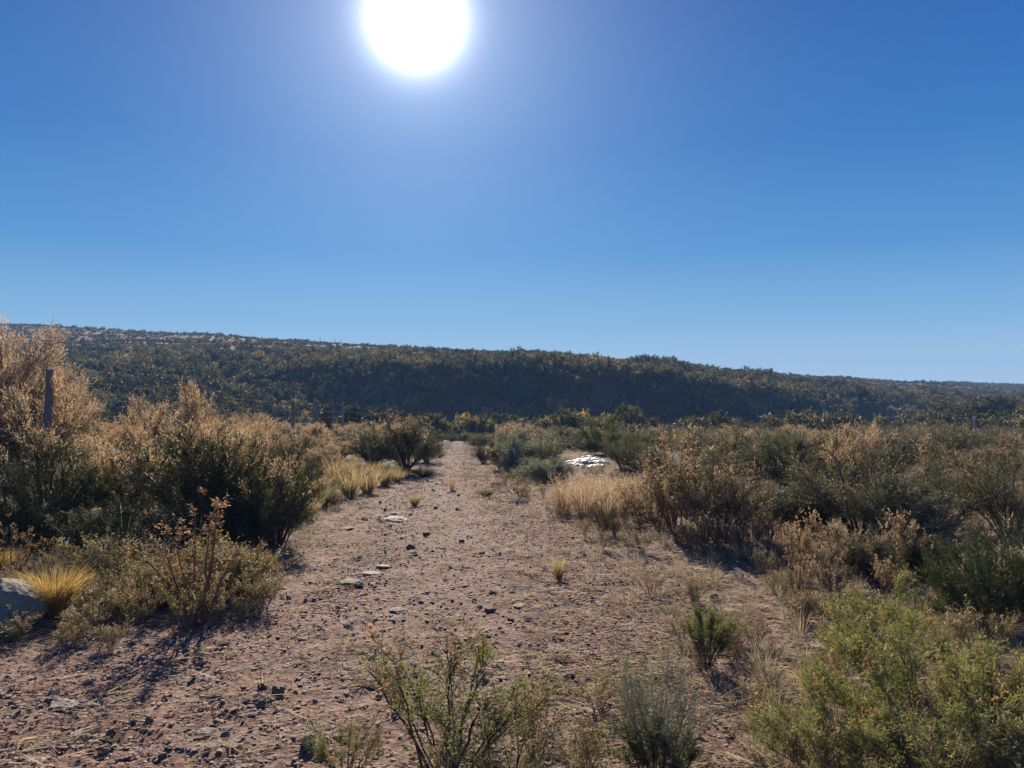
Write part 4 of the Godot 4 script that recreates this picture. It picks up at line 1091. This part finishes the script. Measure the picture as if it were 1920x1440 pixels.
	["leafy", "leafy_bush", 2.083, -4.522, 0.695, 0.749, "yellow-green leafy bush with rusty shoots behind the other leafy bushes", "shrub", ""],
	["leafy", "leafy_bush", 1.860, -3.692, 0.715, 1.052, "largest yellow-green leafy bush of the leafy cluster", "shrub", ""],
	["leafy", "leafy_bush", 2.188, -3.530, 0.608, 0.702, "yellow-green leafy bush below the dark upright broom", "shrub", ""],
	["leafy", "leafy_bush", 1.330, -3.430, 0.473, 0.636, "low yellow-green leafy bush nearest the bare track soil", "shrub", ""],
	["leafy", "leafy_bush", 1.654, -3.120, 0.517, 0.786, "yellow-green leafy bush with pale bent twigs in front of the largest one", "shrub", ""],
	["rust_weed", "dry_weed", 1.908, -4.840, 0.225, 0.225, "rusty small weed beside the flat stone slab", "weed", ""],
	["open", "open_bush", -0.270, -3.392, 0.688, 0.877, "open green bush with dark forked stems growing at the middle of the track", "shrub", ""],
	["open", "open_bush", 0.000, -3.290, 0.371, 0.501, "low leafy bush with glossy green leaves at the foot of the open bush", "shrub", ""],
	["open", "open_bush", -0.705, -3.430, 0.318, 0.341, "small spindly green bush beside the open forked bush, towards the fence", "shrub", ""],
	["rust_weed", "dry_weed", 0.099, -3.750, 0.398, 0.273, "reddish dry weed leaning out of the open forked bush", "weed", ""],
	["grey_twig", "grey_twig_bush", 0.625, -3.430, 0.648, 0.455, "grey bush of fine bare twigs beside the bare red soil", "shrub", ""],
	["wiry", "wiry_shrub", 0.605, -3.406, 0.327, 0.429, "dark wiry shrub under the grey twig bush", "shrub", ""],
	["wiry", "wiry_shrub", 1.220, -5.042, 0.384, 0.368, "small wiry green shrub between the grey twig bush and the pale flat stones", "shrub", ""],
	["low_weed", "low_weed", 0.332, -3.583, 0.261, 0.261, "pale brown weed between the open bush and the grey twig bush", "weed", ""],
	["low_weed", "low_weed", 0.454, -4.282, 0.241, 0.255, "thin grey weed behind the gap between open bush and grey twig bush", "weed", ""]]
const STONES := [
	["boulder", -3.762, -5.962, 0.652, "grey rounded boulder beside the orange-gold grass tuft", "", "boulder"],
	["pale_slab", -2.449, -4.425, 0.181, "pale flat layered stone lying on the track, fence side", "", "stone"],
	["grey", -0.963, -3.824, 0.128, "grey angular stone beside the small spindly bush", "", "stone"],
	["grey", -0.882, -3.717, 0.081, "small grey stone touching the angular stone by the spindly bush", "", "stone"],
	["dark", -1.417, -4.599, 0.067, "upright dark stone standing in the gravelly part of the track", "", "stone"],
	["dark", -1.310, -4.546, 0.113, "long dark stone next to the upright dark stone", "", "stone"],
	["dark", -1.348, -4.347, 0.073, "blackish stone just below the upright dark stone", "", "stone"],
	["slab", -1.514, -4.023, 0.106, "small flat grey slab on the gravelly part of the track", "", "stone"],
	["dark", -1.958, -3.966, 0.054, "dark squat stone on the track between the pale flat stone and the grey slab", "", "stone"],
	["dark", -1.832, -4.103, 0.051, "small dark stone next to the fine gravel spread", "", "stone"],
	["pale_slab", -2.190, -10.661, 0.233, "pale flat stone beside the track below the golden tufts", "", "stone"],
	["dark", -2.103, -11.537, 0.130, "dark block stone near the pale slabs under the golden tufts", "", "stone"],
	["pale_slab", -1.665, -11.687, 0.477, "broad pale slab set in the track below the golden tufts", "", "stone"],
	["pale_slab", -1.692, -12.276, 0.358, "second pale slab just beyond the broad one in the track", "", "stone"],
	["pale_slab", -1.376, -7.834, 0.206, "cream flat stone half sunk in the middle of the track", "", "stone"],
	["pale_slab", -1.313, -8.185, 0.155, "cream chip of stone beyond the half sunk flat stone", "", "stone"],
	["slab", -1.458, -7.335, 0.235, "dark flat stone close to the cream half sunk stone", "", "stone"],
	["slab", -0.902, -6.422, 0.159, "tilted flat grey stone in the middle of the track", "", "stone"],
	["dark", -1.193, -5.903, 0.086, "black block stone in the middle of the track", "", "stone"],
	["dark", -1.036, -6.131, 0.055, "black pebble stone near the black block", "", "stone"],
	["dark", -0.176, -7.003, 0.095, "dark stone of the little row on the track, farther one", "", "stone"],
	["dark", -0.169, -6.367, 0.100, "dark stone of the little row on the track, nearer the open bush", "", "stone"],
	["pale_slab", 0.065, -6.535, 0.143, "whitish flat stone beside the little row of dark stones", "", "stone"],
	["dark", -1.075, -10.143, 0.103, "dark stone out on the track beyond the row of dark stones", "", "stone"],
	["dark", -1.157, -9.189, 0.124, "flat dark stone on the track beyond the cream stones", "", "stone"],
	["slab", 2.040, -5.326, 0.241, "large flat grey slab lying between low weeds and leafy bushes", "", "rock"],
	["pale", 2.090, -5.786, 0.051, "small white stone just above the large flat slab", "", "stone"],
	["pale_slab", 1.736, -6.358, 0.148, "pale flat stone above the small wiry shrub", "", "stone"],
	["grey", 1.688, -6.739, 0.098, "upright tan stone on the red soil near the pale flat stone", "", "stone"],
	["pale", 1.563, -6.551, 0.067, "little pale stone beside the upright tan stone", "", "stone"],
	["grey", 2.523, -8.242, 0.204, "rounded tan rock at the foot of the orange-brown weeds", "", "rock"],
	["boulder", 3.692, -10.756, 1.019, "dark grey boulder half hidden by the rusty shrubs", "", "boulder"],
	["pale", 2.045, -13.301, 0.213, "pale rock at the foot of the orange grass", "", "rock"],
	["dark", 0.674, -6.781, 0.069, "grey stone in the straw beside the single golden tuft", "", "stone"],
	["pale", 1.149, -3.651, 0.053, "pale rounded stone in front of the grey twig bush, towards the leafy bushes", "", "stone"],
	["pale", 1.049, -3.598, 0.068, "pale broken stone at the soil edge near the leafy bushes", "", "stone"],
	["pale", 1.150, -4.958, 0.033, "tiny white stone in the shade of the small wiry shrub", "", "stone"],
	["pale", 0.320, -4.823, 0.049, "white chip on the soil behind the open forked bush", "", "stone"],
	["white", 1.908, -23.028, 0.702, "bright white rock in the pile between silver and green shrubs", "white rocks piled by the silver shrubs", "rock"],
	["white", 2.287, -23.799, 0.824, "bright white rock in the pile between silver and green shrubs", "white rocks piled by the silver shrubs", "rock"],
	["white", 2.540, -23.234, 0.579, "bright white rock in the pile between silver and green shrubs", "white rocks piled by the silver shrubs", "rock"],
	["white", 1.921, -21.474, 0.595, "bright white rock in the pile between silver and green shrubs", "white rocks piled by the silver shrubs", "rock"],
	["white", 2.248, -21.474, 0.595, "bright white rock in the pile between silver and green shrubs", "white rocks piled by the silver shrubs", "rock"],
	["white", 1.767, -22.602, 0.407, "bright white rock in the pile between silver and green shrubs", "white rocks piled by the silver shrubs", "rock"],
	["white", 2.554, -25.698, 0.712, "bright white rock in the pile between silver and green shrubs", "white rocks piled by the silver shrubs", "rock"],
	["white", -36.183, -70.000, 2.000, "bright pale flat rock beyond the fence thicket at the foot of the hillside", "", "rock"]]

func place_named() -> void:
	for q in PLANTS:
		plant(q[0], q[1], q[2], q[3], q[4], q[5], q[6], q[7], q[8])

# ---------------------------------------------------------------- scrub that fills the flats
func place_fields() -> void:
	var taken := []
	for q in PLANTS:
		if q[5] > 0.8: taken.push_back([q[2], q[3], q[5]])
	var mixes := {
		"left": [["broom", "broom_shrub", 5, 1.5, 1.6, "dark broom shrub with straw-coloured tips in the fence thicket", "shrub", "broom shrubs of the fence thicket"],
			["tan", "dry_shrub", 6, 1.5, 1.5, "tan dried shrub in the fence thicket", "shrub", "dried shrubs of the fence thicket"],
			["grey_green", "grey_shrub", 3, 1.1, 1.4, "dull grey-green shrub in the fence thicket", "shrub", "grey-green shrubs of the fence thicket"]],
		"right": [["twiggy", "twiggy_shrub", 6, 1.35, 1.8, "brown twiggy shrub on the open scrub flat", "shrub", "twiggy shrubs of the scrub flat"],
			["grey_green", "grey_shrub", 11, 1.1, 1.6, "dull grey-green shrub on the open scrub flat", "shrub", "grey-green shrubs of the scrub flat"],
			["broom", "broom_shrub", 4, 1.2, 1.5, "dark broom shrub with straw tips on the open scrub flat", "shrub", "broom shrubs of the scrub flat"],
			["tan", "dry_shrub", 2, 1.1, 1.3, "tan dried shrub on the open scrub flat", "shrub", "dried shrubs of the scrub flat"],
			["green", "green_shrub", 2, 1.0, 1.5, "fresh green shrub on the open scrub flat", "shrub", "green shrubs of the scrub flat"],
			["rust_weed", "rusty_shrub", 3, 1.0, 0.9, "rust-leafed dry shrub on the open scrub flat", "shrub", "rusty shrubs of the scrub flat"],
			["silver", "silver_shrub", 3, 0.8, 1.2, "silver-grey low shrub on the open scrub flat", "shrub", "silver shrubs of the scrub flat"]]}
	for side in ["left", "right"]:
		var mix: Array = mixes[side]
		var total := 0
		for q in mix: total += q[2]
		var want := 120 if side == "left" else 330
		var tries := 0
		var made := 0
		while made < want and tries < 9000:
			tries += 1
			var t := r(-0.70, -0.02) if side == "left" else r(-0.02, 0.72)
			var d := sqrt(r(13.0 * 13.0, 62.0 * 62.0)) if side == "left" else sqrt(r(11.5 * 11.5, 66.0 * 66.0))
			var x := t * d
			var z := -d
			var rel := x - track_x(d)
			if (side == "left") != (rel < 0.0): continue
			if side == "left" and x > -3.6 and d < 18.0: continue
			if side == "right" and d < 19.0 and rel < 3.4: continue
			if side == "right" and d < 30.0 and x > 1.6 and x < 5.2 and d > 22.0: continue
			if side == "right" and d < 27.0 and t > 0.05 and t < 0.13: continue
			if side == "left" and x < -0.27 * d and d < 20.0 and rng.randf() < 0.2: continue
			var pick := rng.randi() % total
			var kind: Array = mix[0]
			for q in mix:
				pick -= q[2]
				if pick < 0:
					kind = q
					break
			var k := r(0.6, 1.45)
			var h: float = kind[3] * k
			var w: float = kind[4] * k * r(0.85, 1.2)
			if d > 40.0: h *= 0.8
			if side == "left" and t > -0.30 and t < -0.19 and d < 42.0: h *= 0.45
			if side == "left" and t > -0.55: h = minf(h, EYE - 0.031 * d - base_y(x, z))
			if side == "right": h = minf(h, EYE - r(0.030, 0.040) * d - base_y(x, z))
			if h < 0.35: continue
			if not on_free_ground(x, z, w + 0.3): continue
			var clash := false
			for q in taken:
				if Vector2(q[0] - x, q[1] - z).length() < (q[2] + w) * (0.34 if side == "right" else 0.36):
					clash = true
					break
			if clash: continue
			taken.push_back([x, z, w])
			var size_word := "tall " if h > kind[3] * 0.98 else ("low " if h < kind[3] * 0.78 else "")
			var where := " at the ravine edge" if d > 46.0 else (" midway to the ravine" if d > 28.0 else "")
			plant(("far_" if d > 24.0 else "mid_") + kind[0], kind[1], x, z, h, w, size_word + kind[5] + where, kind[6], kind[7])
			made += 1

# ---------------------------------------------------------------- far hillside
func place_hillside() -> void:
	# highest slope of sight reached by the ground, by bearing and distance
	var crest := []
	for i in 171:
		var t := -0.85 + i * 0.01
		var row := PackedFloat32Array()
		var most := -1.0
		for j in 125:
			var d := 4.0 * (j + 1)
			if d > 40.0: most = maxf(most, (base_y(t * d, -d) - EYE) / d)
			row.push_back(most)
		crest.push_back(row)
	var rest := [[], [], [], []]
	var spots := []
	var tries := 0
	while spots.size() < 40000 and tries < 150000:
		tries += 1
		var t := r(-0.80, 0.80)
		var d := lerpf(60.0, 480.0, pow(rng.randf(), 1.15))
		var x := t * d
		var z := -d
		var n := 0.5 + 0.5 * n_patch.get_noise_2d(x * 0.12, z * 0.12)
		if rng.randf() > (0.95 if d < 125.0 and absf(t + 0.02) < 0.45 else clampf(n * 3.0 - 0.75, 0.6 if d > 170.0 else 0.32, 1.0) * 0.7): continue
		spots.push_back([d, x, z])
	spots.sort_custom(func(a, b): return a[0] < b[0])
	var single := 0
	for q in spots:
		var d: float = q[0]
		var x: float = q[1]
		var z: float = q[2]
		var p := profile_at(x / -z)
		var y := base_y(x, z)
		var s := (r(0.45, 1.1) + 0.55 * pow(rng.randf(), 3.0)) * lerpf(1.0, 0.5, smoothstep(110.0, 240.0, d))
		# what lies low in the gully is out of sight behind the plain's edge
		var front: float = crest[clampi(int(round((x / -z + 0.85) * 100.0)), 0, 170)][clampi(int(d / 4.0) - 2, 0, 124)]
		if (y + 3.2 * s - EYE) / d < front: continue
		var seen: bool = (y + 1.6 * s - EYE) / d > maxf(-0.034, front)
		if single < 290 and seen and d > p[3] - 4.0 and rng.randf() < 0.35:
			var k := rng.randi() % 4
			var brown := k == 2
			var o: Node3D = P.hill[k].duplicate()
			o.name = numbered("hillside_shrub")
			for m in ["h", "w"]: o.remove_meta(m)
			add_child(o)
			o.scale = Vector3(s, s * r(0.8, 1.2), s)
			o.rotation.y = rng.randf() * TAU
			o.position = Vector3(x, y - 0.1, z)
			tag(o, "brownish shrub low on the far side of the ravine" if brown else "dark green shrub low on the far side of the ravine", "shrub", "brownish shrubs on the far ravine side" if brown else "dark green shrubs on the far ravine side")
			single += 1
		else:
			var k := rng.randi() % 4
			var b := Basis(Vector3.UP, rng.randf() * TAU).scaled(Vector3(s, s * r(0.75, 1.2), s))
			var g := r(0.7, 1.3)
			var kind := clampf(n_patch.get_noise_2d(x * 0.08 + 90.0, z * 0.08) * 2.2 + r(0.0, 0.7), 0.0, 1.0)
			var tint := Color(g * r(0.9, 1.15), g, g * r(0.85, 1.1)).lerp(Color(2.0, 1.85, 1.75) * g, kind)
			rest[k].push_back([Transform3D(b, Vector3(x, y - 0.1, z)), tint])
	for k in 4:
		var joined := Bag.new()
		for ch in P.hill[k].get_children():
			var arr: Array = ch.mesh.surface_get_arrays(0)
			joined.v.append_array(arr[Mesh.ARRAY_VERTEX]); joined.c.append_array(arr[Mesh.ARRAY_COLOR])
		scatter("hillside_shrubbery", joined.mesh(), M.leaf, rest[k], "dense dark scrub that covers the far hillside and skyline", "scrub")
	# bare dead trunks on the skyline
	for q in [[-0.2387, 8.0], [-0.2260, 5.5], [-0.2200, 8.5], [-0.2130, 9.0], [-0.148, 5.0]]:
		var d := 296.0
		var x: float = q[0] * d
		var b := Bag.new()
		var hh: float = q[1] * 0.36
		var pts := [Vector3(0, -0.3, 0), Vector3(0.05, hh * 0.4, 0), Vector3(0.0, hh * 0.75, 0.05), Vector3(0.08, hh, 0)]
		var root := Node3D.new()
		root.name = numbered("dead_tree")
		add_child(root)
		root.position = Vector3(x, base_y(x, -d), -d)
		tube(b, pts, 0.11, 0.04, Color(0.12, 0.10, 0.09), 5)
		var trunk := part("trunk", b.mesh(), M.wood, root)
		for k in 4:
			var lb := Bag.new()
			var y0 := hh * r(0.4, 0.85)
			var a := rng.randf() * TAU
			tube(lb, [Vector3(0.03, y0, 0), Vector3(0.03 + cos(a) * hh * 0.1, y0 + hh * 0.08, sin(a) * hh * 0.1), Vector3(cos(a) * hh * 0.16, y0 + hh * 0.2, sin(a) * hh * 0.16)], 0.04, 0.015, Color(0.12, 0.10, 0.09), 4)
			part("limb", lb.mesh(), M.wood, trunk)
		tag(root, "thin bare dead tree standing up from the skyline scrub", "dead tree", "bare dead trees on the skyline")

# ---------------------------------------------------------------- stones
func place_stones() -> void:
	for q in STONES:
		stone(q[0], q[1], q[2], q[3], q[4], q[5], q[6])
	# loose stones one can still count
	var looks := {"dark": "small dark angular stone lying loose on the gravel track", "grey": "small grey-brown stone lying loose on the gravel track", "pale": "small pale stone lying loose on the gravel track"}
	for i in 150:
		var d := 3.4 + 22.0 * pow(rng.randf(), 1.4)
		var x := track_x(d) + r(-1.0, 1.1) * track_half(d) + r(-0.6, 0.0) * clearing(d) + r(0.0, 0.8) * verge(d)
		var kind: String = ["dark", "grey", "grey", "pale"][rng.randi() % 4]
		var size := r(0.03, 0.06) * (1.0 + d * 0.035)
		stone(kind, x, -d, size, looks[kind].replace("small ", "fist-sized " if size > 0.065 else "small "), "loose %s stones on the track" % kind, "stone", -1.0, 0.25)
	# gravel
	var tones := [Color(0.44, 0.31, 0.24), Color(0.30, 0.20, 0.155), Color(0.24, 0.175, 0.14), Color(0.56, 0.45, 0.36), Color(0.50, 0.41, 0.34), Color(0.42, 0.25, 0.18), Color(0.48, 0.33, 0.25)]
	# clods of the soil itself
	var clod := rock(268, 1, 0.4, 4, 0.2, Color.WHITE)
	var lumps := []
	for i in 75000:
		var d := 2.2 + 44.0 * pow(rng.randf(), 2.3)
		var x := r(-0.74, 0.74) * d if rng.randf() < 0.35 else track_x(d) + r(-1.1, 1.1) * track_half(d) - rng.randf() * clearing(d) + rng.randf() * verge(d)
		var size := 0.010 + 0.036 * pow(rng.randf(), 3.0)
		var c := soil(x, -d, d, 1.0 - smoothstep(0.9, 1.7, across(x, -d)))
		lumps.push_back([Transform3D(Basis(Vector3.UP, rng.randf() * TAU).scaled(Vector3(size, size * r(0.6, 1.1), size)), Vector3(x, surf(x, -d) - size * 0.15, -d)), vary(c * 0.8, 0.2)])
	scatter("soil_rubble", clod, M.pebble, lumps, "crumbled clods of reddish soil on the track", "soil")
	for k in 3:
		var mesh := rock(270 + k, 1, 0.42, 6, 0.15, Color.WHITE)
		var spots := []
		for i in 17000:
			var d := 2.2 + 44.0 * pow(rng.randf(), 1.9)
			var x := track_x(d) + r(-1.0, 1.0) * (track_half(d) * 1.15 + (0.8 if rng.randf() < 0.4 else 0.0)) - rng.randf() * clearing(d) + rng.randf() * verge(d)
			if rng.randf() < 0.2: x = r(-0.7, 0.7) * d
			if n_patch.get_noise_2d(x * 2.2, -d * 2.2) < r(-0.55, 0.25): continue
			var size := (0.007 + 0.024 * pow(rng.randf(), 3.5)) * (1.0 + d * 0.03)
			var b := Basis(Vector3.UP, rng.randf() * TAU).scaled(Vector3.ONE * size)
			var c: Color = vary(tones[rng.randi() % tones.size()], 0.2)
			spots.push_back([Transform3D(b, Vector3(x, surf(x, -d) - size * 0.22, -d)), c])
		scatter("gravel", mesh, M.pebble, spots, "fine mixed gravel strewn over the dirt track", "gravel")

# ---------------------------------------------------------------- litter and dry grass between the shrubs
func place_cover() -> void:
	rng.seed = 909
	var b := Bag.new()
	for i in 9:
		var p := Vector3(r(-0.09, 0.09), r(0.004, 0.02), r(-0.09, 0.09))
		var dir := Vector3(r(-1, 1), r(-0.05, 0.22), r(-1, 1)).normalized()
		sliver(b, p, p + dir * r(0.05, 0.16), r(0.003, 0.006), Color.WHITE)
	var m := b.mesh()
	var spots := []
	var tones := [Color(0.38, 0.31, 0.235), Color(0.28, 0.215, 0.16), Color(0.44, 0.37, 0.29), Color(0.21, 0.16, 0.12)]
	for i in 16000:
		var d := 2.2 + 42.0 * pow(rng.randf(), 1.9)
		var x := r(-0.74, 0.74) * d
		var u := across(x, -d)
		if u < 0.85 and x < track_x(d) + 0.35 * track_half(d) and rng.randf() < 0.8: continue
		var bs := Basis(Vector3.UP, rng.randf() * TAU).scaled(Vector3.ONE * r(0.6, 1.4) * (1.0 + d * 0.03))
		spots.push_back([Transform3D(bs, Vector3(x, surf(x, -d), -d)), vary(tones[rng.randi() % 4], 0.25)])
	scatter("litter", m, M.dry, spots, "dead stalks and straw littering the ground", "litter")
	# sparse standing straw
	for k in 2:
		var mesh: Mesh = P.straw[k].get_child(0).mesh
		var sp := []
		for i in 1500:
			var d := 2.6 + 22.0 * pow(rng.randf(), 1.5)
			var x := r(-0.72, 0.72) * d
			var rel := signf(x - track_x(d)) * across(x, -d)
			var chance := 0.75
			if rel > -1.05 and rel < 0.55: chance = 0.03
			elif rel >= 0.3 and rel < 1.1: chance = 0.45
			if rng.randf() > chance: continue
			var bs := Basis(Vector3.UP, rng.randf() * TAU).scaled(Vector3.ONE * r(0.35, 0.85))
			sp.push_back([Transform3D(bs, Vector3(x, surf(x, -d) - 0.01, -d)), Color.WHITE * r(0.75, 1.2)])
		scatter("dry_grass", mesh, M.dry, sp, "thin straw-coloured dry grass between the shrubs", "dry grass")
	# small forbs at the foot of the scrub
	for k in 3:
		var joined := Bag.new()
		for ch in P.low_weed[k].get_children():
			var arr: Array = ch.mesh.surface_get_arrays(0)
			joined.v.append_array(arr[Mesh.ARRAY_VERTEX]); joined.c.append_array(arr[Mesh.ARRAY_COLOR])
		var jm := joined.mesh()
		var sp := []
		for i in 420:
			var d := 3.0 + 18.0 * pow(rng.randf(), 1.2)
			var x := r(-0.72, 0.72) * d
			var rel := signf(x - track_x(d)) * across(x, -d)
			if rel > -1.1 and rel < 0.6: continue
			if rel >= 0.6 and rel < 1.0 and rng.randf() < 0.35: continue
			if rel >= 0.9 and rel < 1.7 and rng.randf() < 0.5: continue
			var bs := Basis(Vector3.UP, rng.randf() * TAU).scaled(Vector3.ONE * r(0.3, 0.75))
			sp.push_back([Transform3D(bs, Vector3(x, surf(x, -d) - 0.01, -d)), Color.WHITE * r(0.8, 1.15)])
		scatter("undergrowth", jm, M.dry, sp, "low brownish weeds filling the gaps between shrubs", "undergrowth")
